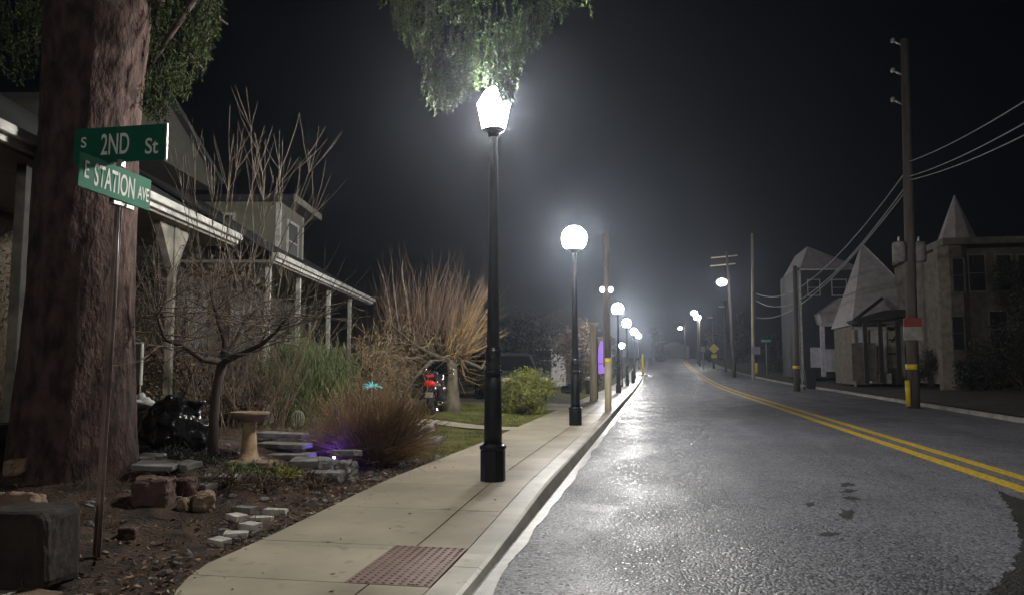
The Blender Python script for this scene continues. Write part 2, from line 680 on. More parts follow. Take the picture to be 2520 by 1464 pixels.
ys_g = frange(-14, 3, 1.) + frange(3.1, 13, .09) + frange(13.2, 30, .4) + frange(31, 180, 3.)
us_g = [-60, -45, -34, -26, -20, -16, -13, -11, -9.5, -8.5, -7.8] + frange(-7.3, -3.2, .09)


def gpt(u, y):
    x = u if u < -4.6 else -4.6 + (u + 4.6) / 1.4 * (edge_in(y) + .06 + 4.6)
    return (x, y, gl(x, y) if x < edge_in(y) else sw(y) - .045)


sheet('garden_ground', us_g, ys_g, gpt, M['mulch'])
sheet('far_verge_ground', [0, .5, 1.2, 2.5, 5, 9, 15, 25, 45, 90], frange(-14, 180, 2.),
      lambda u, y: (edge_r(y) + .22 + u, y, gr(edge_r(y) + .22 + u, y)), M['far_soil'])
ys_r = frange(-14, 40, 2.) + frange(42, 180, 3.)
sheet('road', [0, .25, .5, .75, 1.], ys_r, lambda u, y: (-1.22 + u * (edge_r(y) + .02 + 1.22), y, rz(y)), M['asphalt'])

# gutter: pale strip with a ragged road edge
ysg = frange(3.2, 40, .12) + frange(41, 140, 2.)
sheet('gutter', [0, 1], ysg, lambda u, y: (-1.20 + u * (.10 + .05 * nz(3, y, 1.1) + .012 * nz(8, y, 7) + .07 * sstep((5.6 - y) / 1.2)), y, rz(y) + .006), M['gutter'])

# kerb
ysk = frange(2.5, 12, .25) + frange(13, 140, 3.)
kb = MB()
prof = lambda y: [(-1.49, sw(y) - .2), (-1.49, sw(y) + .002), (-1.29, sw(y) + .002), (-1.262, sw(y) - .012), (-1.21, rz(y) - .05)]
kcuts = frange(2.6, 140, 3.05)
for ka, kc in zip(kcuts, kcuts[1:]):
    sub = frange(ka + .004, kc - .004, .38 if ka < 40 else 1.5)
    b0_ = len(kb.v)
    kv = [(x, y, z) for y in sub for x, z in prof(y)]
    kb.add(kv, [(j * 5 + i, j * 5 + i + 1, (j + 1) * 5 + i + 1, (j + 1) * 5 + i) for j in range(len(sub) - 1) for i in range(4)] + [(4, 3, 2, 1, 0), tuple(range(len(kv) - 5, len(kv)))])
kb.build('kerb', M['curb'], kind='structure')

# right kerb
sheet('far_kerb', [-.02, 0, .14, .2], frange(-14, 130, 2.),
      lambda u, y: (edge_r(y) + u, y, rz(y) + (-.05 if u < 0 else .13 if u < .19 else .05)), M['far_curb'])

# sidewalk slabs with real joints
sheet('sidewalk_bed', [0, 1], ysk, lambda u, y: (edge_in(y) - .02 + u * (-1.485 - edge_in(y)), y, sw(y) - .022), M['joint'])
slab = MB()
TX0, TX1, TY0, TY1 = -2.11, -1.505, 5.12, 6.18
rows = [2.6, 3.85, TY0, TY1, 7.55, 8.88] + frange(10.3, 140, 1.42)
for a, b in zip(rows, rows[1:]):
    gp = .006
    ysub = frange(a + gp, b - gp, .3)
    for side in (0, 1):
        for y0, y1 in zip(ysub, ysub[1:]):
            if side == 0:
                xa0, xa1, xb0, xb1 = edge_in(y0), edge_in(y1), -1.937, -1.937
                if a == TY0:
                    xb0 = xb1 = TX0 - .006
            else:
                xa0 = xa1 = -1.923
                xb0 = xb1 = -1.50
                if a == TY0:
                    continue
            q = [(xa0, y0, sw(y0)), (xb0, y0, sw(y0)), (xb1, y1, sw(y1)), (xa1, y1, sw(y1))]
            dn = [(x, y, z - .03) for x, y, z in q]
            slab.add(q + dn, [(0, 1, 2, 3), (1, 0, 4, 5), (2, 1, 5, 6), (3, 2, 6, 7), (0, 3, 7, 4)])
slab.build('sidewalk', M['concrete'], kind='structure')

# tactile plate
tp = thing('tactile_plate', ((TX0 + TX1) / 2, (TY0 + TY1) / 2, sw(5.6)), 'reddish brown tactile plate with rows of raised bumps set in the sidewalk', 'tactile paving')
t = MB()
zt = lambda y: sw(y) + .002
t.add([(TX0, TY0 + .004, zt(TY0)), (TX1, TY0 + .004, zt(TY0)), (TX1, TY1 - .004, zt(TY1)), (TX0, TY1 - .004, zt(TY1)),
       (TX0, TY0 + .004, zt(TY0) - .03), (TX1, TY0 + .004, zt(TY0) - .03), (TX1, TY1 - .004, zt(TY1) - .03), (TX0, TY1 - .004, zt(TY1) - .03)],
      [(0, 1, 2, 3), (1, 0, 4, 5), (2, 1, 5, 6), (3, 2, 6, 7), (0, 3, 7, 4)])
t.build('plate', M['tactile'], tp)
d = MB()
for i in range(10):
    for j in range(18):
        x = TX0 + .034 + i * .0597
        y = TY0 + .036 + j * .0585
        d.lathe((x, y, zt(y) - .001), [(.018, 0), (.0165, .004), (.010, .0095), (.004, .0105)], 8)
o = d.build('raised_bumps', M['tactile'], tp)
o['kind'] = 'stuff'

# walkways over the lawn
for nm, y0, y1, x0 in (('path', 16.6, 17.5, -11.), ('driveway', 24.5, 28.6, -16.)):
    sheet(nm, frange(x0, -3.05, .5), frange(y0, y1, .3), lambda u, y: (u, y, gl(u, y) + .03 if u < -3.3 else sw(y) + .003), M['concrete'])

# road paint
for k, (xa, xb) in enumerate(((4.30, 4.53), (4.77, 4.98))):
    ln = sheet('yellow_line', [xa, xb], frange(2, 150, 1.5), lambda u, y: (u + .3 * sstep((y - 40) / 60), y, rz(y) + .004), M['yellow'])

# darker, rougher road area with a ragged edge, bottom right
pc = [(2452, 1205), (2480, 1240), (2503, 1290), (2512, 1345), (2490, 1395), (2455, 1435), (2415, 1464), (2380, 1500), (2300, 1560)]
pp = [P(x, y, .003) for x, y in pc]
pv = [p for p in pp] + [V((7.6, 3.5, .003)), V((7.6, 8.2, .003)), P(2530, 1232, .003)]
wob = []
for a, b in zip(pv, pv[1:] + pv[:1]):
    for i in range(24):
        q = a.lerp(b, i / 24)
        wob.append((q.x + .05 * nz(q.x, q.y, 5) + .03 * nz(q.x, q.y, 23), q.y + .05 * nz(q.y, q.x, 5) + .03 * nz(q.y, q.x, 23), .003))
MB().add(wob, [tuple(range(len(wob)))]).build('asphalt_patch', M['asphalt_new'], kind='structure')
# small tar spots on the road
for (px, py, w_, h_) in ((2087, 1192, 16, 4), (2092, 1207, 15, 4), (2094, 1225, 17, 4), (2085, 1262, 22, 10), (2038, 1312, 22, 4), (1990, 1240, 14, 4)):
    vs = []
    for k in range(18):
        w = 6.283 * k / 18
        rr = 1 + 1.1 * nz(px + math.cos(w) * 1.2, py + math.sin(w) * 1.2, 1.7)
        vs.append(P(px + w_ * rr * math.cos(w), py - h_ * rr * math.sin(w), .004))
    MB().add(vs, [tuple(range(18))]).build('tar_patch', M['tar'], kind='structure')

for pth, w_ in (([(1660, 1310), (1672, 1340), (1668, 1372), (1684, 1405), (1690, 1450)], .010), ([(1500, 1130), (1590, 1140), (1690, 1133), (1800, 1146), (1890, 1140)], .014),
                ([(1560, 1240), (1700, 1252), (1830, 1243), (1930, 1255)], .010), ([(1850, 1020), (1990, 1090), (2140, 1170), (2330, 1275)], .012)):
    pts = [P(x, y, .0035) for x, y in pth]
    fine = []
    for a, b in zip(pts, pts[1:]):
        for i in range(14):
            q = a.lerp(b, i / 14)
            fine.append(q + V((.05 * nz(q.x, q.y, 4, 2), .05 * nz(q.y, q.x, 4, 7), 0)))
    vs = []
    for i, q in enumerate(fine):
        d_ = (fine[min(i + 1, len(fine) - 1)] - fine[max(i - 1, 0)]).normalized()
        n_ = V((-d_.y, d_.x, 0)) * w_ * (.4 + .9 * abs(nz(q.x, q.y, 9, 4)) * 2) * .5
        vs += [q - n_, q + n_]
    MB().add(vs, [(2 * i, 2 * i + 2, 2 * i + 3, 2 * i + 1) for i in range(len(fine) - 1)]).build('road_crack', M['tar'], kind='structure')

# ------------------------------------------------------------------ street lamps
LH = 4.35


def lamp_post(base, label, top, grp='black street lamps along the sidewalk'):
    t = thing('street_lamp', base, label, 'street lamp', grp)
    oc = R(22.5)
    MB().lathe((0, 0, 0), [(.155, -.06), (.155, .34), (.150, .36)], 8, False, oc).lathe((0, 0, .36), [(.150, 0), (.166, .012), (.166, .045), (.13, .06), (.115, .075)], 8, False, oc).build('base', M['black_metal'], t, True, .006)
    MB().lathe((0, 0, .43), [(.112, 0), (.108, .3), (.100, .82)], 16).build('shaft', M['black_metal'], t, True)
    c = MB()
    for z0, r in ((1.24, .112), (1.33, .104), (1.47, .098)):
        c.lathe((0, 0, z0), [(r - .015, 0), (r, .008), (r, .03), (r - .015, .04)], 18)
    c.lathe((0, 0, 1.24), [(.098, 0), (.094, .2), (.084, .30)], 16)
    c.build('collar', M['black_gloss'], t, True)
    MB().lathe((0, 0, 1.5), [(.080, 0), (.066, 1.), (.055, 2.60)], 16).build('pole', M['black_metal'], t, True)
    if top == 'lantern':
        MB().lathe((0, 0, 4.06), [(.055, 0), (.075, .02), (.075, .045), (.10, .07), (.152, .095), (.152, .104)], 8, True).build('lantern_seat', M['black_metal'], t, True)
        z0 = 4.17
        pf = [(.14, 0), (.205, .31), (.18, .34), (.14, .42), (.08, .49), (.03, .515)]
        MB().lathe((0, 0, z0), pf, 6, False, R(12)).build('lantern_glass', M['lamp_white'], t, True)
        fr = MB()
        for k in range(6):
            w = R(12) + k * math.pi / 3
            fr.tube([(1.02 * r * math.cos(w), 1.02 * r * math.sin(w), z0 + z) for r, z in pf[:2]], .005, 4)
        fr.build('lantern_frame', M['black_metal'], t, True)
        MB().lathe((0, 0, z0 + .51), [(.03, 0), (.02, .03), (.028, .05), (.006, .09)], 10).build('finial', M['black_metal'], t, True)
    else:
        MB().lathe((0, 0, 4.06), [(.055, 0), (.075, .02), (.15, .055), (.205, .07), (.205, .088)], 16, True).build('globe_seat', M['black_metal'], t, True)
        pf = [(.14, 0)] + [(.30 * math.sin(a), .255 - .30 * math.cos(a)) for a in [R(x) for x in range(35, 180, 12)]]
        MB().lathe((0, 0, 4.15), pf, 20).build('globe', M['globe_white'], t, True)  # round glare of the lamp head put into a globe shape
    return t


LX = -2.0
b1 = P(1213, 1183, .13)
l1 = lamp_post(b1, 'nearest black street lamp with a tapered lit lantern under the hanging spruce branch', 'lantern')
l1.scale = (1, 1, (Q(1213, 318, b1.y).z - b1.z) / 4.17)
gl_lab = ['black street lamp with round white globe beside the shrub and the pale driveway',
          'first lit globe lamp beyond the wooden pole with the yellow band',
          'second lit globe lamp beyond the wooden pole, just past the purple banner',
          'nearer of the two touching lit globes far down the sidewalk',
          'farther of the two touching lit globes far down the sidewalk']
glp = [(1413, 588), (1520, 760), (1542, 795), (1560, 816), (1571, 826)]
first = None
for (px, py), lb in zip(glp, gl_lab):
    # distance from the globe's height over the sidewalk, a fixed point iteration
    Y = 40.
    for _ in range(30):
        z = sw(Y) + LH + .05
        d_ = ray(px, py)
        Y = (z - EYE) / d_.z * d_.y
    x = Q(px, py, Y).x
    if first is None:
        first = lamp_post((x, Y, sw(Y)), lb, 'globe')
    else:
        c = copy_tree(first)
        c.location = (x, Y, sw(Y))
        c['label'] = lb
# the row goes on behind the photographer
c = copy_tree(first)
c.location = (-2.1, -14.0, 0.0)
c['label'] = 'black globe street lamp on the corner behind the photographer'

# small cool lamp
p = Q(1530, 850, 52)
t = thing('garden_lamp', (p.x, p.y, sw(52)), 'short post lamp with small bluish white globe among the tall lamps', 'lamp')
h_ = p.z - sw(52)
MB().lathe((0, 0, 0), [(.06, -.05), (.05, .3), (.035, .35), (.03, h_ - .2), (.06, h_ - .17)], 10).build('pole', M['black_metal'], t, True)
MB().ball((0, 0, h_), .19).build('globe', M['cool_white'], t, True)

# ------------------------------------------------------------------ street name signs
sb = hit(235, 1372)
top = Q(291, 505, sb.y - .02)
st = thing('street_sign', sb, 'street name sign with two green blades on a thin steel post', 'street sign')
dirn = (top - sb).normalized()
# u-channel post
sp_ = MB()
ax = V((1, 0, 0))
ay = V((0, 1, 0))
pr = [(-.03, .014), (-.02, .014), (-.012, -.014), (.012, -.014), (.02, .014), (.03, .014), (.03, .010), (.023, .010), (.015, -.018), (-.015, -.018), (-.023, .010), (-.03, .010)]
lo = sb - V((0, 0, .1))
vs = [lo + ax * a + ay * b for a, b in pr] + [top + ax * a + ay * b for a, b in pr]
n_ = len(pr)
sp_.add(vs, [tuple(range(n_)), tuple(range(2 * n_ - 1, n_ - 1, -1))] + [((i + 1) % n_, i, n_ + i, n_ + (i + 1) % n_) for i in range(n_)])
sp_.build('post', M['post_rust'], st)
MB().tube([top + V((.026, -.012, -1.0)) - dirn * 0 , top + V((.022, -.01, -.02))], .005, 6).build('post_edge', M['galv'], st)
MB().box(top + V((0, 0, .015)), (.05, .16, .05)).box(top + V((.02, .1, 0)), (.03, .1, .035)).build('lower_bracket', M['galv'], st, bevel=.005)


def text_part(body, width, height, mat_, parent, mtx, name='lettering', space=1.):
    cu = bpy.data.curves.new(name, 'FONT')
    cu.body = body
    cu.size = 1
    cu.space_character = space
    cu.offset = .012
    ob = bpy.data.objects.new('tmp', cu)
    col.objects.link(ob)
    dg = bpy.context.evaluated_depsgraph_get()
    me = bpy.data.meshes.new_from_object(ob.evaluated_get(dg))
    bpy.data.objects.remove(ob)
    xs = [v.co.x for v in me.vertices]
    ys = [v.co.y for v in me.vertices]
    x0, x1, y0, y1 = min(xs), max(xs), min(ys), max(ys)
    inv = root_matrix(parent).inverted()
    for v in me.vertices:
        q = V(((v.co.x - x0) / (x1 - x0) * width - width / 2, (v.co.y - y0) / (y1 - y0) * height - height / 2, 0))
        v.co = inv @ (mtx @ q)
    me.materials.clear()
    me.materials.append(mat_)
    me.name = name
    o = bpy.data.objects.new(name, me)
    col.objects.link(o)
    o.parent = parent
    return o


# blade facing the camera: S 2ND St
Ys = sb.y
a0, a1 = Q(186, 313, Ys), Q(411, 311, Ys)
b0, b1_ = Q(186, 399, Ys), Q(411, 400, Ys)
zc = (a0.z + a1.z + b0.z + b1_.z) / 4
hh = (a0.z + a1.z - b0.z - b1_.z) / 2
xm, ww = (a0.x + a1.x) / 2, a1.x - a0.x
up_b = MB().box((xm, Ys, zc), (ww, .012, hh)).build('cross_street_blade', M['green_sign_dim'], st, bevel=.003)
MB().box((a1.x + .004, Ys, zc), (.011, .022, hh * 1.02)).build('blade_edge', M['galv'], st, bevel=.002)
MX = Matrix.Rotation(R(90), 4, 'X')


def front(px, py):
    q = Q(px, py, Ys)
    return Matrix.Translation((q.x, Ys - .0085, q.z)) @ MX


k_ = Ys / FPX / .985
for body, px, py, wpx, hpx in (('S', 208, 352, 17, 30), ('2ND', 285, 355, 88, 60), ('St', 375, 360, 40, 45)):
    text_part(body, wpx * k_, hpx * k_, M['letter'], st, front(px, py))
# blade along the road: E STATION AVE
Xs = top.x + .03
l0 = PX(193, 415, Xs)
l1 = PX(369, 480, Xs)
zl, zr = (PX(193, 374, Xs).z + PX(193, 455, Xs).z) / 2, (PX(369, 440, Xs).z + PX(369, 524, Xs).z) / 2
hE = (PX(193, 374, Xs).z - PX(193, 455, Xs).z + PX(369, 440, Xs).z - PX(369, 524, Xs).z) / 2
ang = math.atan2(zr - zl, l1.y - l0.y)
lenE = math.hypot(l1.y - l0.y, zr - zl)
cE = V((Xs, (l0.y + l1.y) / 2, (zl + zr) / 2))
rotE = Matrix.Rotation(R(90), 4, 'Z') @ Matrix.Rotation(R(90), 4, 'X')   # text plane: x->+Y, y->+Z
rotE = Matrix.Rotation(ang, 4, 'X') @ rotE
bl = MB().box((0, 0, 0), (lenE, hE, .012))
bl.v = [Matrix.Translation(cE) @ rotE @ v for v in bl.v]
bl.build('road_blade', M['green_sign'], st, bevel=.003)
for body, off, wf, hf, dz in (('E', -.405, .055, .5, .05), ('STATION', -.03, .56, .66, 0.), ('AVE', .385, .17, .42, -.04)):
    text_part(body, lenE * wf, hE * hf, M['letter'], st, Matrix.Translation(cE) @ rotE @ Matrix.Translation((lenE * off, hE * dz, .0085)))
MB().box((top.x + .012, top.y, zc - hh / 2 - .02), (.04, .05, .06)).build('upper_bracket', M['galv'], st, bevel=.004)

# ------------------------------------------------------------------ vegetation makers
def whip_path(p, d, L, n=6, curve=.25, up=.0, wob=.06):
    pts = [V(p)]
    d = V(d).normalized()
    for i in range(n):
        d = (d + V((random.gauss(0, wob), random.gauss(0, wob), random.gauss(0, wob) + up * curve))).normalized()
        pts.append(pts[-1] + d * (L / n))
    return pts


def shoots(mb, p, axis, n, L, spread, r=.012, sub=2, up=.5, lift=.3, tip=.25, flat=1.):
    for i in range(n):
        d = V((random.gauss(0, spread), random.gauss(0, spread) * flat, 0)) + V(axis) * random.uniform(.6, 1.2)
        l = L * random.uniform(.55, 1.15)
        pts = whip_path(V(p) + V((random.gauss(0, .03), random.gauss(0, .03), random.gauss(0, .03))), d, l, 6, lift, up)
        rr = r * random.uniform(.6, 1.2)
        mb.tube(pts, [rr * (1 - (1 - tip) * k / 6) for k in range(7)], 4, False)
        for j in range(sub):
            k = random.randint(1, 4)
            d2 = (pts[k + 1] - pts[k]).normalized() + V((random.gauss(0, .35), random.gauss(0, .35), random.gauss(0, .25)))
            q = whip_path(pts[k], d2, l * random.uniform(.2, .45), 4, lift, up)
            mb.tube(q, [rr * .6, rr * .5, rr * .4, rr * .3, rr * .18], 3, False)


def cloud(mb, c, r, n, size, stretch=1.2, shell=.55, clumps=14, lo=-1., wd=.5, droop=False):
    c = V(c)
    r = V(r)
    cs = []
    for i in range(clumps):
        d = V((random.gauss(0, 1), random.gauss(0, 1), random.gauss(0, 1))).normalized() * random.uniform(shell, 1.)
        if d.z < lo:
            d.z = lo
        cs.append((d, random.uniform(.22, .42)))
    for i in range(n):
        d, w = random.choice(cs)
        q = d + V((random.gauss(0, w), random.gauss(0, w), random.gauss(0, w))) * .6
        p = c + V((q.x * r.x, q.y * r.y, q.z * r.z))
        mb.leaf(p, size * random.uniform(.5, 1.3), stretch, V((random.gauss(0, .35), random.gauss(0, .35), -1)) if droop else None, wd)


# ------------------------------------------------------------------ the big spruce
tb = hit(175, 1255)
tb = V((tb.x, 7.35, gl(tb.x, 7.35)))
TY = tb.y
sp = thing('spruce_tree', tb, 'huge old spruce with thick reddish trunk behind the street sign', 'tree')
sil = [(1300, -30, 385), (1265, 5, 345), (1240, 25, 325), (1150, 50, 308), (1000, 66, 305), (800, 92, 308), (600, 108, 312), (400, 120, 320), (300, 126, 325), (200, 132, 330), (120, 136, 342), (50, 140, 352), (-40, 146, 352), (-200, 160, 335), (-700, 180, 320), (-1400, 190, 300)]
tv, nseg = [], 40
for py, xl, xr in sil:
    A, B = Q(xl, py, TY), Q(xr, py, TY)
    c_ = (A + B) / 2
    rr = (B - A).length / 2
    for k in range(nseg):
        w = 6.2832 * k / nseg
        f = 1 + .055 * noise.noise(V((math.cos(w) * 2.2, math.sin(w) * 2.2, c_.z * .8))) + .03 * noise.noise(V((math.cos(w) * 6, math.sin(w) * 6, c_.z * 1.4)))
        zz = c_.z if py < 1250 else gl(c_.x, TY) - .15
        tv.append((c_.x + rr * f * math.cos(w), c_.y + rr * f * math.sin(w) * .95, zz))
tr = MB()
ns = len(sil)
tr.add(tv, [(i * nseg + k, i * nseg + (k + 1) % nseg, (i + 1) * nseg + (k + 1) % nseg, (i + 1) * nseg + k) for i in range(ns - 1) for k in range(nseg)], True)
o = tr.build('trunk', M['bark'], sp)
sm_ = o.modifiers.new('sub', 'SUBSURF')
sm_.levels = sm_.render_levels = 2
tx = bpy.data.textures.new('bark_relief', 'CLOUDS')
tx.noise_scale = .09
dm = o.modifiers.new('relief', 'DISPLACE')
dm.texture = tx
dm.strength = .03
dm.texture_coords = 'LOCAL'


def spray(mb, tw, p, L, swing, tuft=.030, dens=20):
    """one hanging twig of needles"""
    pts = [V(p)]
    d = V((random.gauss(0, swing), random.gauss(0, swing), -1)).normalized()
    n = 5
    for i in range(n):
        d = (d + V((random.gauss(0, .10), random.gauss(0, .10), -.12))).normalized()
        pts.append(pts[-1] + d * L / n)
    tw.tube(pts, [.006, .005, .004, .003, .0025, .0015], 3, False)
    k = max(8, int(dens * 1.7 * L / .4))
    for i in range(k):
        f = random.random() * (n - .01)
        a = pts[int(f)].lerp(pts[int(f) + 1], f % 1)
        dd = (pts[int(f) + 1] - pts[int(f)]).normalized() * .7 + V((random.gauss(0, .6), random.gauss(0, .6), random.gauss(0, .3)))
        mb.leaf(a + dd * tuft * .7, tuft * random.uniform(.6, 1.2), 1.15, dd, .26)


# limb reaching over the first lamp
fo, tw, lb_ = MB(), MB(), MB()
LY = b1.y - .35
tipz = 6.0
root_p = V((tb.x + .2, TY + .1, 8.4))
limbs = [[root_p, V((-4.2, 7.7, 7.5)), V((-3.0, 8.2, 6.7)), V((-2.2, 8.55, 6.05)), V((-1.6, 8.7, 5.75)), V((-1.0, 8.9, 5.72))],
         [root_p + V((0, 0, .5)), V((-4.4, 8.3, 8.0)), V((-3.2, 8.9, 7.0)), V((-2.6, 9.1, 6.3)), V((-2.0, 9.3, 5.9))],
         [root_p + V((0, 0, -.3)), V((-4.4, 7.3, 7.2)), V((-3.4, 7.7, 6.4)), V((-2.8, 7.95, 5.9))]]
for L_ in limbs:
    L_ = [p + V((0, 0, .5 * min(1, i / 2))) for i, p in enumerate(L_)]
    lb_.tube(L_, [.07, .055, .042, .03, .022, .012][:len(L_)], 7)
# outline of the hanging mass in the photograph, as depth of hang against x
hang = [(955, 30), (985, 90), (1010, 130), (1040, 165), (1052, 215), (1060, 262), (1080, 282), (1100, 275), (1130, 262), (1165, 225), (1190, 215),
        (1215, 215), (1240, 250), (1256, 266), (1268, 215), (1282, 170), (1300, 128), (1325, 128), (1345, 110), (1370, 72), (1395, 30), (1420, 4)]
for i in range(1020):
    u = random.random()
    if u < .34:
        px = random.uniform(1045, 1175)
    elif u < .44:
        px = random.uniform(1215, 1290)
    else:
        px = random.uniform(955, 1420)
    lowest = interp(hang, px)
    if random.random() < .62:
        py = lowest - abs(random.gauss(0, 55))
    else:
        py = random.uniform(-60, lowest)
    yy = random.gauss(8.35, .30)
    if 1160 < px < 1290:
        yy = b1.y - .27 - abs(random.gauss(0, .2))
    e = Q(px, py, yy)
    L = random.uniform(.16, .42)
    spray(fo, tw, e + V((0, 0, L * .9)), L, .12, .021, 24)
for i in range(90):                      # strands drooping over the right shoulder of the lantern
    px = random.uniform(1222, 1266)
    e = Q(px, interp([(1222, 236), (1245, 266), (1266, 225)], px) - abs(random.gauss(0, 22)), b1.y - .30 - abs(random.gauss(0, .08)))
    L = random.uniform(.12, .3)
    spray(fo, tw, e + V((0, 0, L * .9)), L, .10, .020, 30)
# bigger boughs behind, above the frame edge
for i in range(150):
    px = random.uniform(930, 1440)
    e = Q(px, random.uniform(-140, 20), random.uniform(7.9, 9.4))
    spray(fo, tw, e + V((0, 0, .4)), random.uniform(.3, .6), .2, .03, 22)
lb_.build('limb', M['dark_bark'], sp)
fo.build('foliage', M['needle'], sp)
tw.build('hanging_twigs', M['twig_dark'], sp, kind='stuff')
# boughs just right of the trunk
fo, tw = MB(), MB()
for i in range(420):
    py = random.uniform(-60, 300)
    right = interp([(-60, 560), (60, 540), (150, 520), (220, 500), (262, 425), (310, 380)], py)
    px = 330 + (right - 330) * random.random() ** 1.3
    e = Q(px, py, random.gauss(8.3, .45))
    L = random.uniform(.2, .5)
    spray(fo, tw, e + V((0, 0, L * .9)), L, .2, .030, 26)
for i in range(170):
    e = Q(random.uniform(-60, 150), random.uniform(-60, 190), random.gauss(8.6, .4))
    spray(fo, tw, e + V((0, 0, .3)), random.uniform(.25, .5), .25, .03, 20)
lb2 = MB()
lb2.tube([V((tb.x + .2, TY + .1, 6.9)), Q(380, 60, 8.2), Q(440, 110, 8.3), Q(500, 170, 8.4)], [.06, .045, .03, .012], 7)
lb2.tube([V((tb.x + .2, TY + .1, 7.4)), Q(400, -40, 8.2), Q(470, 0, 8.4), Q(560, 60, 8.5)], [.06, .045, .03, .012], 7)
lb2.tube([V((tb.x + .2, TY + .2, 5.6)), Q(350, 190, 8.1), Q(385, 230, 8.2), Q(420, 275, 8.3)], [.04, .03, .02, .01], 7)
lb2.build('limb', M['dark_bark'], sp)
fo.build('foliage', M['needle_dim'], sp)
tw.build('hanging_twigs', M['twig_dark'], sp, kind='stuff')

# ------------------------------------------------------------------ pruned bare tree in the garden
tb2 = hit(522, 1138)
yb = tb2.y
bt = thing('bare_tree', tb2, 'small pruned bare tree with dark trunk and tall upright shoots near the bird bath', 'tree')
trk = MB()
trk.tube([tb2 - V((0, 0, .1)), Q(526, 1040, yb), Q(532, 960, yb), Q(548, 890, yb)], [.07, .055, .05, .058], 9)
arms = [[(548, 890), (500, 885), (450, 850), (405, 835), (385, 770)],
        [(548, 890), (590, 872), (640, 850), (680, 815), (700, 790)],
        [(548, 890), (555, 840), (535, 780), (520, 720)],
        [(548, 890), (575, 850), (600, 800), (620, 740)]]
an = []
for k, a in enumerate(arms):
    pts = [Q(x, y, yb + (.12 * (k - 1.5)) * i) for i, (x, y) in enumerate(a)]
    trk.tube(pts, [.045, .034, .026, .02, .014][:len(pts)], 7)
    an += pts[2:]
trk.build('trunk', M['dark_bark'], bt)
wh = MB()
for a in an:
    shoots(wh, a, (0, 0, 1), 4, 1.1, .45, .006, 4, .3, .3)
# tall leaders seen above the porch roof
for path in ([(500, 720), (490, 600), (480, 470), (470, 330)], [(530, 720), (545, 600), (560, 470), (575, 330)], [(600, 760), (618, 600), (620, 420), (606, 215)],
             [(600, 700), (650, 560), (645, 430), (628, 330)], [(560, 700), (530, 560), (512, 440), (500, 350)], [(640, 720), (690, 600), (740, 480), (790, 370)],
             [(640, 740), (720, 600), (770, 530), (815, 485)], [(560, 760), (590, 640), (600, 520), (640, 380)], [(660, 700), (680, 560), (690, 460), (688, 380)],
             [(520, 740), (470, 620), (450, 500), (445, 420)], [(590, 740), (560, 600), (575, 440), (588, 400)], [(620, 700), (640, 560), (700, 450), (765, 390)]):
    yy = yb + random.uniform(-.4, .5)
    pts = [Q(x, y, yy) for x, y in path]
    sm2 = []
    for i in range(3):
        for f in (0, .5):
            sm2.append(pts[i].lerp(pts[i + 1], f) + V((random.gauss(0, .012), random.gauss(0, .012), 0)))
    sm2.append(pts[3])
    wh.tube(sm2, [.0065, .006, .0055, .005, .004, .003, .002], 5, False)
    for j in range(9):
        k = random.randint(2, 5)
        d2 = (sm2[k + 1] - sm2[k]).normalized() + V((random.gauss(0, .4), random.gauss(0, .4), random.gauss(.1, .2)))
        q = whip_path(sm2[k], d2, random.uniform(.3, .8), 4, .3, .4)
        wh.tube(q, [.004, .0035, .003, .0025, .0015], 3, False)
for i in range(80):                      # fine dark twigs reaching sideways
    a = random.choice(an)
    d = V((random.gauss(.3, .9), random.gauss(0, .5), random.gauss(.15, .35)))
    q = whip_path(a + V((0, 0, random.uniform(-.1, .1))), d, random.uniform(.5, 1.3), 6, .3, random.choice((-.15, .35)), .12)
    wh.tube(q, [.008, .007, .006, .005, .004, .003, .0015], 4, False)
    for j in (2, 3, 4):
        d2 = (q[j + 1] - q[j]).normalized() + V((random.gauss(0, .5), random.gauss(0, .5), random.gauss(.1, .4)))
        wh.tube(whip_path(q[j], d2, random.uniform(.2, .5), 3, .3, .2), [.004, .003, .002, .001], 3, False)
wh.build('shoots', M['twig_grey'], bt)

# ------------------------------------------------------------------ pollard with yellow shoots
tb3 = hit(1112, 1012)
pt = thing('pollard_tree', tb3, 'pollarded tree with a fan of yellowish brown shoots left of the nearest lamp', 'tree')
yb = tb3.y
trk = MB()
trk.tube([tb3 - V((0, 0, .1)), Q(1112, 985, yb), Q(1112, 935, yb), Q(1108, 885, yb)], [.36, .22, .17, .19], 10)
arms = [[(1108, 890), (1060, 890), (1020, 930), (985, 985), (968, 1045)], [(1108, 890), (1060, 870), (1010, 840), (965, 800), (940, 730)],
        [(1108, 885), (1120, 862), (1128, 850)], [(1108, 890), (1070, 840), (1030, 800), (990, 760)], [(1108, 885), (1150, 890), (1185, 905), (1200, 880)]]
an = []
for k, a in enumerate(arms):
    pts = [Q(x, y, yb + (.3 * (k - 2)) * (i > 0)) for i, (x, y) in enumerate(a)]
    trk.tube(pts, [.085, .06, .045, .035, .025][:len(pts)], 7)
    if k:
        an += pts[1:]
trk.build('trunk', M['pale_bark'], pt)
wh = MB()

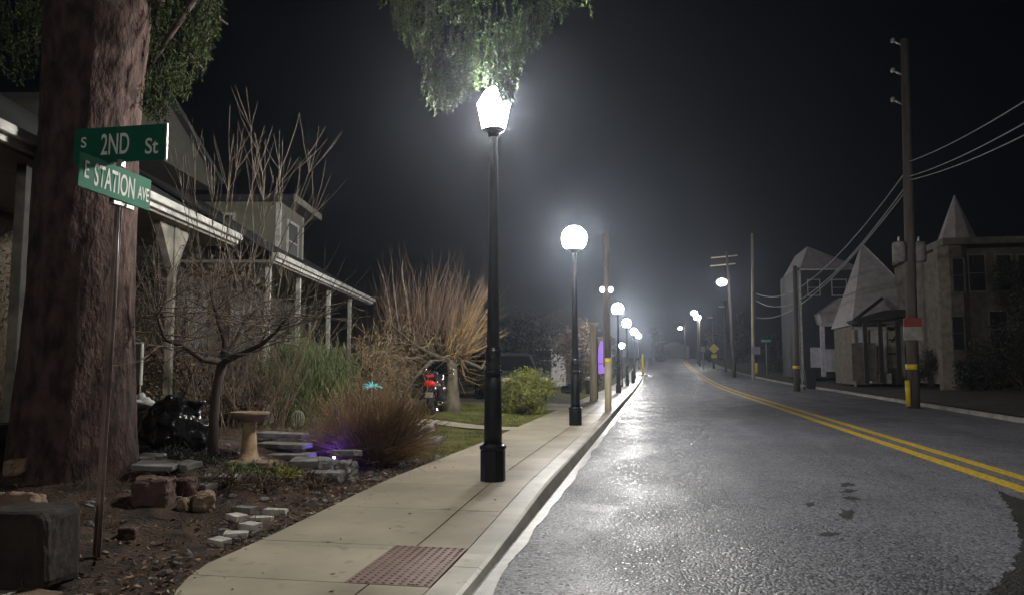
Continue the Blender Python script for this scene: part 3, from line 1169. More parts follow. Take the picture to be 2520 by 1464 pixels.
def fan(mb, n, bx, by, r0, L, rise):
    for i in range(n):
        px = random.uniform(*bx)
        base = Q(px, random.uniform(*by), yb + random.gauss(0, .3))
        lean = (px - 1015) / 115 + random.gauss(0, .28)
        d = V((lean * .55, random.gauss(0, .3), rise))
        pts = whip_path(base, d, L * random.choice((random.uniform(.3, .8), random.uniform(.6, 1.2))), 6, .3, .22, .085)
        mb.tube(pts, [r0 * (1 - .85 * k / 6) for k in range(7)], 4, False)
        for j in range(2):
            k = random.randint(1, 4)
            d2 = (pts[k + 1] - pts[k]).normalized() + V((random.gauss(0, .3), random.gauss(0, .3), random.gauss(0, .2)))
            mb.tube(whip_path(pts[k], d2, L * random.uniform(.15, .35), 4, .3, .2), [r0 * .5, r0 * .45, r0 * .4, r0 * .3, r0 * .15], 3, False)


fan(wh, 250, (955, 1150), (790, 870), .009, 2.25, 1.)
wh.build('long_shoots', M['whip'], pt)
wh = MB()
fan(wh, 90, (1090, 1150), (840, 885), .014, 1.35, .8)
for i in range(70):
    base = Q(random.uniform(1090, 1150), random.uniform(845, 885), yb + random.gauss(0, .25))
    tip = Q(random.uniform(1120, 1262), random.uniform(700, 850), yb + random.gauss(0, .7))
    mid = base.lerp(tip, .5) + V((0, 0, random.uniform(-.22, -.02)))
    wh.tube([base, base.lerp(mid, .5) + V((0, 0, -.03)), mid, mid.lerp(tip, .5) + V((0, 0, .05)), tip], [.015, .013, .011, .008, .003], 4, False)
for i in range(7):                       # sagging shoots on the right
    a = Q(1130, 870, yb)
    xx = random.uniform(-14, 14)
    wh.tube([a, Q(1150 + xx, 878 + i * 9, yb - .2), Q(1185 + xx, 876 + i * 12, yb - .3), Q(1225 + xx, 840 + i * 15, yb - .3)], [.014, .011, .008, .003], 4, False)
wh.build('shoots', M['gold'], pt)
wh = MB()
for i in range(420):                     # matted twigs round the pollard head
    a = Q(random.gauss(1020, 50), random.gauss(862, 38), yb + random.gauss(0, .35))
    wh.tube(whip_path(a, (random.gauss(0, 1), random.gauss(0, 1), random.gauss(.1, .7)), random.uniform(.3, .8), 4, .3, -.1, .25), [.010, .009, .007, .005, .002], 3, False)
wh.build('matted_twigs', M['straw'], pt, kind='stuff')
for pth in ([(972, 845), (960, 770), (948, 700), (930, 640)], [(985, 830), (975, 760), (968, 700), (965, 640)], [(1010, 820), (1000, 740), (992, 690), (990, 640)]):
    MB().tube([Q(x, y, yb - .3) for x, y in pth], [.034, .026, .016, .004], 7).build('limb', M['birch'], pt)

# tall thin dark twigs behind the pollard
bs = thing('bare_bush', hit(940, 1000), 'loose bare brown bush behind the pollarded tree at the porch end', 'bush')
wb = MB()
for i in range(60):
    a = Q(random.uniform(880, 1010), random.uniform(930, 1000), 24.5 + random.gauss(0, .4))
    shoots(wb, a, (0, 0, 1), 1, 3.2, .28, .013, 3, .4, .2)
wb.build('shoots', M['twig'], bs)

# dry tangle in front of the porch end
dt = thing('dry_vine_tangle', hit(950, 1060), 'brown dry tangle of stems under the pollarded tree', 'bush')
wb = MB()
c_ = Q(922, 930, 17.5)
for i in range(900):
    a = c_ + V((random.gauss(0, .42), random.gauss(0, .5), random.gauss(-.05, .5)))
    wb.tube(whip_path(a, (random.gauss(0, 1), random.gauss(0, 1), random.gauss(.4, .8)), random.uniform(.3, .7), 4, .3, -.3, .25), [.008, .007, .006, .004, .002], 3, False)
for i in range(90):
    a = Q(random.uniform(890, 1010), random.uniform(1040, 1065), 17.5 + random.gauss(0, .3))
    wb.tube(whip_path(a, (random.gauss(0, .25), random.gauss(0, .25), 1), random.uniform(.8, 1.6), 5, .1, .2, .12), [.010, .009, .008, .006, .004, .002], 3, False)
wb.build('stems', M['straw'], dt)
wl = MB()
cloud(wl, c_ + V((0, 0, -.1)), (.75, .6, .75), 900, .03, 1.3, .3)
wl.build('dead_leaves', M['brown_leaf'], dt)

# brown mound of ornamental grass by the sidewalk
gb = hit(895, 1150)
og = thing('ornamental_grass', gb, 'big round mound of dry reddish brown grass beside the sidewalk', 'ornamental grass')
gm = MB()
cg = V((gb.x, gb.y + .35, gl(gb.x, gb.y + .35)))
for i in range(3300):
    w = random.uniform(0, 6.283)
    rr = random.random() ** .5 * .36
    a = cg + V((rr * math.cos(w), rr * math.sin(w), .0))
    lean = random.gauss(0, .55)
    d = V((math.cos(w) * abs(lean) + random.gauss(0, .16), math.sin(w) * abs(lean) + random.gauss(0, .16), 1.))
    L = random.uniform(.5, 1.16) * (1.0 - .12 * abs(lean)) * (1 + .55 * nz(math.cos(w) * 1.5, math.sin(w) * 1.5, 1.4, 3) + .12 * random.gauss(0, 1))
    pts = whip_path(a, d, L, 4, .28, -.55, .09)
    gm.tube(pts, [.0045, .004, .0035, .0026, .0012], 3, False)
gm.build('blades', M['dry_grass'], og)

# green conical shrub at the porch
def shrub(name, px, py, Y, rx, rz_, m, label, n, size, cat='shrub', ry=None, stem=True, clumps=26, stretch=1.2, wd=.5, droop=False):
    c = Q(px, py, Y)
    g_ = gl(c.x, c.y) if c.x < 0 else gr(c.x, c.y)
    t = thing(name, (c.x, c.y, g_), label, cat)
    mb = MB()
    cloud(mb, c, (rx, ry or rx, rz_), n, size, stretch, .45, clumps, -1., wd, droop)
    mb.v = [V((v.x, v.y, max(v.z, g_ + .02))) for v in mb.v]
    mb.build('foliage', m, t)
    if stem:
        s = MB()
        for i in range(9):
            a = V((c.x + random.gauss(0, .08), c.y + random.gauss(0, .08), g_ - .05))
            e = c + V((random.gauss(0, rx * .6), random.gauss(0, rx * .6), random.uniform(0, rz_ * .8)))
            s.tube([a, a.lerp(e, .5) + V((0, 0, .05)), e], [.02, .014, .006], 5, False)
        s.build('stems', M['dark_bark'], t)
    return t


shrub('evergreen_shrub', 752, 935, 13.2, .80, .82, M['green_leaf'], 'rounded feathery green shrub growing against the porch posts', 17000, .045, clumps=60, stretch=1.5, wd=.12, droop=True)
shrub('yellow_green_bush', 1292, 968, 22.2, .70, .62, M['lime_leaf'], 'yellow green rounded bush between the two nearest lamps', 9500, .038, ry=.6, clumps=36)
shrub('garden_hedge', 420, 960, 11.3, .95, .75, M['brown_leaf'], 'dark brown tangled shrub behind the black plastic bag', 2600, .03)
shrub('leafless_hedge', 610, 985, 12.0, .75, .5, M['brown_leaf'], 'low brown shrub behind the bird bath column', 1500, .028)
# low plants in the bed
for (px, py, w_, m, lb) in ((690, 1172, .42, 'lime_leaf', 'low green plant in front of the grey stone pile'), (585, 1165, .42, 'green_leaf', 'low green plant at the foot of the bird bath'),
                            (470, 1140, .3, 'dark_leaf', 'low dark plant right of the red stones'), (760, 1195, .28, 'brown_leaf', 'low withered plant under the grey stone pile'),
                            (545, 1190, .34, 'brown_leaf', 'low withered plant right of the tan boulder'), (640, 1200, .3, 'brown_leaf', 'low withered plant above the strewn pale bricks'),
                            (420, 1128, .3, 'dark_leaf', 'low dark plant under the black plastic bag')):
    c = hit(px, py)
    t = thing('garden_plant', c, lb, 'plant', 'low plants in the garden bed')
    mb = MB()
    for i in range(170):
        a = c + V((random.gauss(0, w_ * .38), random.gauss(0, w_ * .3), 0))
        d = V((random.gauss(0, .7), random.gauss(0, .7), random.uniform(.3, 1)))
        pts = whip_path(a, d, random.uniform(.10, .26), 3, .3, -.5, .1)
        mb.tube(pts, [.004, .006, .005, .001], 3, False)
        mb.leaf(pts[2], .022, 1.6)
    mb.build('leaves', M[m], t)

vn = thing('bare_hedge', hit(480, 1060), 'tall brown bare hedge before the porch of the brown house', 'hedge')
wb = MB()
for i in range(215):
    px_ = random.uniform(300, 690) if i < 150 else random.uniform(-60, 130)
    a = Q(px_, 1020, 11.6 + random.gauss(0, .35) - (2.6 if i >= 150 else 0))
    a.z = gl(a.x, a.y) - .05
    shoots(wb, a, (0, 0, 1), 1, random.uniform(1.2, 3.0), .22, .011, 5, .3, .2)
wb.build('shoots', M['whip_dim'], vn)
wb = MB()
for px, py, n, rx in ((380, 720, 1500, .8), (500, 740, 1700, .9), (610, 800, 900, .6), (30, 700, 900, .7)):
    cloud(wb, Q(px, py, 11.4 if px > 100 else 8.9), (rx, .5, 1.0), n, .03, 1.5, .2, 40, -1., .3)
wb.build('dead_leaves', M['brown_leaf'], vn)

# background trees on the left, beyond the second lamp
def bgtree(px0, px1, ytop, Y, m, label, ybase=925, n=2600, size=.09, name='leafy_tree', bare=False):
    cx = (px0 + px1) / 2
    c = Q(cx, (ytop + ybase) / 2, Y)
    rx = (px1 - px0) / 2 / FPX * Y
    rzz = (ybase - ytop) / 2 / FPX * Y
    g_ = gl(c.x, c.y) if c.x < 0 else gr(c.x, c.y)
    t = thing(name, (c.x, c.y, g_), label, 'tree')
    s = MB()
    s.tube([(c.x, c.y, g_ - .2), (c.x + .1, c.y, c.z - rzz * .4), (c.x, c.y, c.z + rzz * .3)], [.22, .17, .07], 8)
    for i in range(14):
        a = V((c.x, c.y, random.uniform(c.z - rzz * .5, c.z + rzz * .3)))
        e = c + V((random.uniform(-rx, rx) * .8, random.gauss(0, rx * .4), random.uniform(-.3, .9) * rzz))
        s.tube([a, a.lerp(e, .5) + V((0, 0, -.1)), e], [.07, .045, .015], 5, False)
    s.build('trunk', M['dark_bark'], t)
    mb = MB()
    if bare:
        for i in range(70):
            a = c + V((random.uniform(-rx, rx) * .5, random.gauss(0, .4), random.uniform(-.6, .2) * rzz))
            shoots(mb, a, (0, 0, 1), 1, rzz * 1.1, .45, .02, 4, .3, .2)
        mb.build('crown', m, t)
    else:
        cloud(mb, c, (rx, rx * .8, rzz), n, size, 1.3, .35, 30)
        mb.build('crown', m, t)


bgtree(1238, 1380, 765, 36, M['dark_leaf'], 'dark leafy tree behind the parked car, left of the second lamp', 960, 4200, .08)
bgtree(1360, 1480, 790, 42, M['brown_leaf'], 'brownish tree between the second lamp and the wooden pole', 955, 3600, .075)
bgtree(1120, 1250, 800, 40, M['dark_leaf'], 'dark tree just behind the nearest lamp post', 950, 3000, .08)
bgtree(1480, 1530, 850, 75, M['dark_leaf'], 'distant dark tree behind the purple banner', 925, 1500, .12)

# ------------------------------------------------------------------ houses on the left
ea, eb = P(0, 322, 3.9), P(910, 738, 3.9)
ux = (eb - ea)
ux.z = 0
ux.normalize()
uy = V((-ux.y, ux.x, 0))                 # away from the road
hrot = math.atan2(ux.y, ux.x)


def hp(px, py, o, yin):                  # sight line against a plane parallel to the porch, in house coordinates
    d = ray(px, py)
    t = (V((o.x, o.y, 0)) + uy * yin - CP).dot(uy) / d.dot(uy)
    p = CP + d * t
    return (p - V((o.x, o.y, 0))).dot(ux), p.z


def bungalow(o, length, label, wallm, posts, gz, roofm, trim='white', name='bungalow'):
    t = thing(name, (o.x, o.y, 0), label, 'house', None, hrot)
    L = length
    MB().box2((0.3, 2.1, gz - .3), (L - .3, 9, 4.55)).build('wall', wallm, t, True)
    rf = MB()
    # porch roof and main roof: one long slope
    s0, s1 = (-.05, 3.93), (5.5, 7.3)
    th = .12
    vs = []
    for x in (-.0, L):
        vs += [(x, s0[0], s0[1]), (x, s1[0], s1[1]), (x, 11, 4.0), (x, 11, 3.88), (x, s1[0], s1[1] - th), (x, s0[0], s0[1] - .03)]
    rf.add(vs, [(0, 1, 7, 6), (1, 2, 8, 7), (2, 3, 9, 8), (3, 4, 10, 9), (4, 5, 11, 10), (5, 0, 6, 11), (0, 5, 4, 1), (1, 4, 3, 2), (6, 7, 10, 11), (7, 8, 9, 10)])
    r = rf.build('roof', roofm, t, True)
    f_ = MB().box2((-.02, -.12, 3.76), (L + .02, -.055, 3.93)).build('fascia', M['white'], r, True)
    gt = MB().box2((-.02, -.20, 3.83), (L + .02, -.122, 3.94)).build('gutter_trough', M['white'], r, True, .015)
    MB().box2((0, -.05, 3.72), (L, 2.09, 3.78)).build('soffit', M['soffit'], r, True)
    MB().box2((.05, .05, .75), (L - .05, 2.09, .9)).box2((.1, .1, gz - .3), (L - .1, .16, .75)).build('porch_floor', M['porch_wood'], t, True)
    for x in posts:
        pb = MB().box2((x - .055, .12, .9), (x + .055, .23, 3.72)).build('porch_post', M[trim], t, True, .01)
        MB().box2((x - .075, .10, .905), (x + .075, .25, 1.05)).build('post_trim', M[trim], pb, True, .008)
    return t


def hwindow(t, x, z, w, h, y=2.1, frame='white', pane='window', face='front'):
    f = MB()
    b = .07
    for (xa, xb, za, zb) in ((x - w / 2 - b, x + w / 2 + b, z + h / 2, z + h / 2 + b), (x - w / 2 - b, x + w / 2 + b, z - h / 2 - b, z - h / 2),
                             (x - w / 2 - b, x - w / 2, z - h / 2, z + h / 2), (x + w / 2, x + w / 2 + b, z - h / 2, z + h / 2), (x - w / 2, x + w / 2, z - .02, z + .02)):
        if face == 'front':
            f.box2((xa, y - .05, za), (xb, y - .003, zb))
        else:
            f.box2((y - .05, xa, za), (y - .003, xb, zb))
    fo_ = f.build('window', M[frame], t, True)
    p_ = MB()
    if face == 'front':
        p_.box2((x - w / 2, y - .02, z - h / 2), (x + w / 2, y - .004, z + h / 2))
    else:
        p_.box2((y - .02, x - w / 2, z - h / 2), (y - .004, x + w / 2, z + h / 2))
    p_.build('pane', M[pane], fo_, True)


oA = ea - ux * 2.5
oA.z = 0
endA = hp(583, 598, oA, -.1)[0]
pA = [hp(46, 560, oA, .2)[0], hp(418, 700, oA, .2)[0], 0.4]
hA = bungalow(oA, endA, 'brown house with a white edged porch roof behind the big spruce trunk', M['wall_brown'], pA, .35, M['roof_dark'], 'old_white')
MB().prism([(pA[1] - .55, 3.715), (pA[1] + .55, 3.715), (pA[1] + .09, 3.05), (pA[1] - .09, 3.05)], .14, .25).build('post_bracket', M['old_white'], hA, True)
hwindow(hA, pA[1] - 2.2, 2.4, 1.1, 1.5, 2.1, 'frame_dark')
hwindow(hA, pA[1] + 1.3, 2.4, .9, 1.5, 2.1, 'frame_dark')
# gabled dormer of house A
xa, za = hp(527, 440, oA, 2.6)
xt, zt_ = hp(420, 285, oA, 2.6)
half = xa - xt + .4
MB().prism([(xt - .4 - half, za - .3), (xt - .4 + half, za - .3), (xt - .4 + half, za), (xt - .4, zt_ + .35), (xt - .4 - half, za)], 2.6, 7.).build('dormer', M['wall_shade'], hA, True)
dr = MB()
for s in (-1, 1):
    x0, x1 = xt - .4, xt - .4 + s * (half + .25)
    zr0, zr1 = zt_ + .35, za - (zt_ + .35 - za) / half * .25
    a = [(x0, 2.45, zr0 + .004), (x1, 2.45, zr1 + .004), (x1, 7.2, zr1 + .004), (x0, 7.2, zr0 + .004)]
    dr.add(a + [(x, y, z + .12) for x, y, z in a], [(0, 1, 2, 3), (7, 6, 5, 4), (0, 4, 5, 1), (1, 5, 6, 2), (2, 6, 7, 3), (3, 7, 4, 0)])
dr.build('dormer_roof', M['roof_dark'], hA, True)

oB = P(683, 626, 3.9)
oB.z = 0
LB = (V((eb.x, eb.y, 0)) - oB).dot(ux)
oB = ea + ux * (oB - ea).dot(ux)
oB.z = 0
pB = [hp(656, 740, oB, .2)[0], hp(731, 750, oB, .2)[0], hp(806, 770, oB, .2)[0], hp(858, 790, oB, .2)[0]]
hB = bungalow(oB, LB, 'grey house with a row of white porch posts and a dormer, left of the pollard', M['wall_dark'], pB, .4, M['roof_dark'])
MB().box2((LB - .55, 2.0, .9), (LB - .42, 2.15, 3.72)).build('porch_post', M['white'], hB, True)
for i in range(4):
    hwindow(hB, pB[0] + .9 + i * 2.6, 2.3, 1.2, 1.5, 2.1, 'frame_dark')
# boxy dormer of B: near end wall + road face
yD = 1.5
xc, zc1 = hp(690, 497, oB, yD)
xe, zc0 = hp(745, 640, oB, yD)
ztop = zc1
dmr = MB().box2((xc, yD, 3.98), (xe, yD + 4.2, ztop)).build('dormer', M['wall_olive'], hB, True)
MB().box2((xc - .25, yD - .45, ztop + .003), (xe + .3, yD + 4.6, ztop + .16)).build('dormer_roof', M['roof_dark'], hB, True)
MB().box2((xc - .27, yD - .50, ztop - .02), (xe + .32, yD - .452, ztop + .17)).build('dormer_fascia', M['old_white'], hB, True)
for xx in (xc - .008, xe - .12):
    MB().box2((xx, yD - .012, 4.05), (xx + .12, yD + .12, ztop - .02)).build('corner_board', M['white'], hB, True)
hwindow(hB, (xc + xe) / 2, ztop - 1.0, 1.0, 1.1, yD)
hwindow(hB, yD + 1.8, ztop - .9, .9, 1.0, xc, face='end')

# ------------------------------------------------------------------ garden things
# bird bath
bb = hit(612, 1136)
t = thing('bird_bath', bb, 'tan concrete bird bath on a flared column', 'bird bath')
hb = Q(612, 1012, bb.y).z - bb.z
MB().lathe((0, 0, 0), [(.15, -.05), (.15, .02), (.125, .05), (.10, .12), (.082, .3), (.075, hb * .62), (.085, hb * .8)], 20).build('column', M['terracotta'], t, True)
MB().lathe((0, 0, hb * .8), [(.085, 0), (.15, .03), (.21, .075), (.235, .115), (.222, .12), (.16, .075), (.02, .05)], 28).build('bowl', M['stone_tan'], t, True)
tag(MB().box((bb.x + .1, bb.y - .12, bb.z + .0), (.55, .3, .08), .12, jit=.015).build('flat_stone', M['stone_tan'], None, bevel=.012), 'flat tan stone at the foot of the bird bath', 'stone')

# black plastic bag
c = hit(395, 1112)
bgc = V((c.x, c.y + .25, c.z + .27))
bg = thing('plastic_bag', c, 'shiny black plastic bag slumped against the spruce trunk', 'bag')
mb = MB()
mb.ball(bgc, (.40, .33, .36), 40, 26, .28, 3.3)
o = mb.build('sack', M['bag'], bg)
md = o.modifiers.new('s', 'SUBSURF')
md.levels = md.render_levels = 1
tx2 = bpy.data.textures.new('folds', 'CLOUDS')
tx2.noise_scale = .16
dm = o.modifiers.new('folds', 'DISPLACE')
dm.texture = tx2
dm.strength = .11
kn = bgc + V((.30, -.02, .20))
MB().lathe(kn, [(.045, -.05), (.03, 0), (.045, .04), (.09, .09), (.11, .12)], 11).build('knot', M['bag'], bg)

# pale things behind the bag
c = Q(326, 948, 9.2)
c2 = Q(326, 842, 9.2)
t = thing('pale_board', (c.x, c.y, gl(c.x, c.y)), 'pale upright panel peeking out right of the spruce trunk', 'panel')
MB().box2((-.13, 0, c.z - gl(c.x, c.y)), (.12, .05, c2.z - gl(c.x, c.y))).build('panel', M['pale_panel'], t, True, .02)
MB().box2((-.11, .01, -.1), (-.07, .04, c.z - gl(c.x, c.y))).box2((.06, .01, -.1), (.10, .04, c.z - gl(c.x, c.y))).build('leg', M['porch_wood'], t, True)
c = Q(340, 992, 8.9)
mb = MB()
mb.ball((c.x, c.y, c.z), (.20, .1, .10), 26, 16, .5, 1.7)
tag(mb.build('plastic_sheet', M['sheet']), 'crumpled white plastic sheet above the black bag', 'plastic sheet')
tag(MB().box((c.x, c.y + .1, gl(c.x, c.y) + (c.z - gl(c.x, c.y) - .09) / 2), (.5, .4, c.z - gl(c.x, c.y) - .09), .2).build('wooden_crate', M['rust_block'], None, bevel=.02), 'dark crate under the white plastic sheet', 'crate')


stone_tex = bpy.data.textures.new('chips', 'CLOUDS')
stone_tex.noise_scale = .07


def stone(px, py, size, m, label, rot=None, grp=None, lift=0., tilt=0., jit=.25, name='stone', cat='stone', bevel=None):
    c = hit(px, py)
    s = V(size)
    tmp = MB()
    tmp.box((0, 0, 0), s, 0, jit=jit * min(s) * .35)
    ob = tmp.build(name, M[m], None, True)
    b = ob.modifiers.new('bevel', 'BEVEL')
    b.width = (bevel or .16) * min(s)
    b.segments = 3
    if s.z > .4:
        jit = 0
    sd = ob.modifiers.new('cut', 'SUBSURF')
    sd.subdivision_type = 'SIMPLE'
    sd.levels = sd.render_levels = 3
    dp = ob.modifiers.new('chip', 'DISPLACE')
    dp.texture = stone_tex
    dp.texture_coords = 'GLOBAL'
    dp.strength = .02 if s.z > .4 else (.30 if name == 'stone' else .13) * min(s)
    ob.location = c + V((0, 0, s.z / 2 - (.012 if lift or s.z > .4 else .2 * s.z) + lift))
    ob.rotation_euler = (tilt, random.uniform(-.05, .05), random.uniform(-.5, .5) if rot is None else rot)
    tag(ob, label, cat, grp)
    return ob


G1 = 'loose stones by the spruce trunk'
stone(375, 1235, (.34, .25, .30), 'stone_red', 'broad red layered stone nearest the spruce trunk', .3, G1)
stone(384, 1178, (.42, .26, .06), 'stone_grey', 'thin grey slab lying on the broad red stone', .25, G1, .12, .1)
stone(360, 1140, (.36, .24, .07), 'stone_grey', 'grey slab tucked under the black plastic bag', -.2, G1, .03, .15)
stone(448, 1215, (.24, .22, .20), 'stone_red', 'dark red stone between slab and tan boulder', .4, G1)
stone(460, 1188, (.30, .18, .06), 'stone_grey', 'tilted grey slab lying over the dark red stone', -.5, G1, .17, .2)
stone(498, 1252, (.20, .18, .17), 'stone_tan', 'rounded tan boulder at the right end of the stones', .5, G1, jit=.7, bevel=.3)
stone(452, 1250, (.13, .12, .12), 'stone_tan', 'small tan stone left of the rounded boulder', .1, G1, jit=.6, bevel=.3)
G2 = 'pale pavers strewn beside the sidewalk'
stone(540, 1340, (.17, .12, .07), 'paver', 'lone pale brick nearest the camera beside the sidewalk', -.35, G2, bevel=.06, name='paver', cat='paver')
stone(580, 1325, (.20, .13, .07), 'paver', 'pale brick second from the camera, almost touching a third', .35, G2, bevel=.06, name='paver', cat='paver')
stone(617, 1305, (.17, .13, .07), 'paver', 'short pale brick in the middle of the strewn bricks', -.3, G2, .01, bevel=.06, name='paver', cat='paver')
stone(582, 1280, (.19, .13, .07), 'paver', 'pale brick set back toward the spruce trunk', -.45, G2, bevel=.06, name='paver', cat='paver')
stone(602, 1258, (.24, .12, .06), 'stone_grey', 'greyish flat brick farthest from the sidewalk', -.2, G2, bevel=.06, name='paver', cat='paver')
stone(645, 1282, (.20, .12, .06), 'paver', 'pale brick wedged behind the short middle brick', .25, G2, bevel=.06, name='paver', cat='paver')
stone(680, 1265, (.22, .12, .07), 'paver', 'pale brick at the far right of the strewn bricks', .1, G2, bevel=.06, name='paver', cat='paver')
stone(562, 1372, (.12, .10, .05), 'stone_red', 'small reddish brick sunk in the soil beside the sidewalk', .2, G2, -.015, name='paver', cat='paver')
G3 = 'grey stones piled before the dry grass'
stone(700, 1125, (.75, .30, .07), 'stone_grey', 'lowest long grey slab of the stack right of the bird bath', .05, 'long slabs stacked right of the bird bath', jit=.15, name='stone_slab', cat='slab')
stone(697, 1112, (.7, .28, .06), 'stone_grey', 'middle long grey slab of the stack right of the bird bath', -.05, 'long slabs stacked right of the bird bath', .075, jit=.15, name='stone_slab', cat='slab')
stone(695, 1100, (.66, .28, .06), 'stone_grey', 'top long grey slab of the stack right of the bird bath', .03, 'long slabs stacked right of the bird bath', .15, jit=.15, name='stone_slab', cat='slab')
stone(800, 1180, (.42, .26, .14), 'stone_grey', 'wide grey stone at the bottom of the pile lit violet', .1, G3)
stone(845, 1172, (.30, .26, .26), 'stone_grey', 'block of grey stone at the right of the pile lit violet', -.2, G3)
stone(760, 1166, (.44, .26, .08), 'stone_grey', 'flat grey stone resting on the left of the pile', .15, G3, .12, .08)
stone(850, 1170, (.36, .22, .09), 'stone_grey', 'tilted grey stone crowning the right of the pile', -.15, G3, .25, -.1)
stone(802, 1176, (.20, .18, .12), 'stone_grey', 'small grey stone crowning the middle of the pile', .4, G3, .13)
G4 = 'pale stones at the lawn edge'
stone(1045, 1092, (.55, .4, .16), 'stone_grey', 'broad pale stone between dry grass and lawn', .1, G4)
stone(1040, 1075, (.40, .3, .14), 'paver', 'squarish pale block on top of the broad pale stone', .05, G4, .12)
stone(1015, 1085, (.28, .24, .14), 'stone_grey', 'smaller pale stone against the dry grass mound', .6, G4)
stone(1075, 1082, (.24, .2, .08), 'stone_grey', 'thin pale stone on the lawn side of the pile', -.4, G4)
G5 = 'stones at the left edge of the picture'
stone(55, 1250, (.34, .24, .17), 'stone_tan', 'wide reddish tan rock under a pointed one, left of the trunk', .2, G5, jit=.6)
stone(45, 1195, (.24, .2, .16), 'stone_tan', 'pointed tan rock on top of the wide one, left of the trunk', .5, G5, .12, jit=.8)
stone(62, 1440, (.52, .42, .52), 'rust_block', 'big dark block standing in front of the tan rocks', .05, G5, jit=.1, name='timber_block', cat='block')
stone(80, 1490, (.30, .16, .10), 'stone_tan', 'tan edging brick at the lower left corner', -.03, G5, jit=.1, bevel=.1, name='edging_brick', cat='brick')
stone(-12, 1492, (.16, .16, .10), 'paver', 'pale edging brick cut by the left picture edge', .03, G5, jit=.1, bevel=.1, name='edging_brick', cat='brick')
stone(540, 1178, (.40, .24, .06), 'stone_grey', 'half buried grey slab left of the bird bath column', .15, G1)
stone(420, 1160, (.34, .22, .06), 'stone_red', 'thin reddish slab between the black bag and the broad red stone', -.1, G1, .06)
stone(505, 1205, (.22, .16, .08), 'stone_grey', 'small grey stone behind the rounded tan boulder', -.4, G1)
stone(318, 1318, (.16, .12, .10), 'stone_red', 'rusty red rock lying right of the sign post', .3, None, jit=.5)
# rim of stones along the sidewalk
# violet garden spotlight on the pile
c = hit(822, 1146)
t = thing('garden_spotlight', c, 'small violet garden light glowing among the grey stones before the dry grass', 'garden light')
MB().tube([(0, 0, -.05), (0, 0, .08)], .006, 6).build('stake', M['black_metal'], t, True)
MB().lathe((0, 0, .07), [(.02, 0), (.024, .02), (.018, .03)], 12).build('housing', M['black_metal'], t, True)
MB().ball((0, 0, .112), .013, 10, 8).build('lens', M['violet_glow'], t, True)

# teal lit ornament
c = Q(915, 948, 16.4)
t = thing('lit_ornament', (c.x, c.y, gl(c.x, c.y)), 'glowing teal spiky ornament on a stake among dry stems', 'ornament')
MB().tube([(0, 0, -.05), (0, 0, c.z - gl(c.x, c.y))], .008, 6).build('stake', M['galv'], t, True)
mb = MB()
cz = c.z - gl(c.x, c.y)
for i in range(34):
    w = random.uniform(0, 6.283)
    L = random.uniform(.06, .2)
    d = V((math.cos(w) * 1.3, random.gauss(0, .3), math.sin(w) * .6)) * L
    mb.tube([V((0, 0, cz)), V((0, 0, cz)) + d * .6, V((0, 0, cz)) + d + V((0, 0, -.02))], [.012, .009, .003], 5)
mb.build('spikes', M['teal_glow'], t, True)
# bright little reflector and garden light
c = Q(733, 1030, 12.4)
t = thing('wire_lantern', (c.x, c.y, gl(c.x, c.y)), 'small pale round wire lantern at the left of the dry grass', 'lantern')
mb = MB()
for k in range(7):
    w = math.pi * k / 7
    ring = [V((.11 * math.cos(a) * math.cos(w), .11 * math.cos(a) * math.sin(w), c.z - gl(c.x, c.y) + .14 * math.sin(a))) for a in [6.2832 * j / 18 for j in range(19)]]
    mb.tube(ring, .006, 4, False)
mb.build('cage', M['white'], t, True)
MB().tube([(0, 0, -.05), (0, 0, c.z - gl(c.x, c.y) - .13)], .01, 6).build('stake', M['galv'], t, True)
c = Q(1072, 1012, 21.5)
t = thing('solar_light', (c.x, c.y, gl(c.x, c.y)), 'small bright white garden light on the lawn under the motorcycle', 'garden light')
MB().tube([(0, 0, -.05), (0, 0, max(.03, c.z - gl(c.x, c.y) - .05))], .012, 6).build('stake', M['black_metal'], t, True)
MB().ball((0, 0, c.z - gl(c.x, c.y)), .095, 12, 8).build('bulb', M['garden_glow'], t, True)

# motorcycle seen from behind, on the lawn
c = hit(1074, 1016)
mt = thing('motorcycle', c, 'dark violet motorcycle with a red tail light parked on the lawn', 'motorcycle', None, R(96))


def wheel(parent, x, r, w, y=0., name='wheel', axis='y', rim='chrome'):
    def ringprof(prof, n=22):
        m_ = MB()
        vs = []
        for k in range(n):
            a = 6.2832 * k / n
            for rr, yy in prof:
                vs.append((x + rr * math.cos(a), y + yy, r + rr * math.sin(a)))
        q = len(prof)
        m_.add(vs, [(k * q + i, k * q + (i + 1) % q, ((k + 1) % n) * q + (i + 1) % q, ((k + 1) % n) * q + i) for k in range(n) for i in range(q)], True)
        return m_
    ty = ringprof([(r * .68, -w / 2), (r * .93, -w / 2), (r, -w * .3), (r, w * .3), (r * .93, w / 2), (r * .68, w / 2)]).build(name, M['rubber'], parent, True)
    rm = ringprof([(.02, -w * .3), (r * .66, -w * .42), (r * .67, w * .42), (.02, w * .3)])
    rm.build('rim', M[rim], ty, True)
    return ty


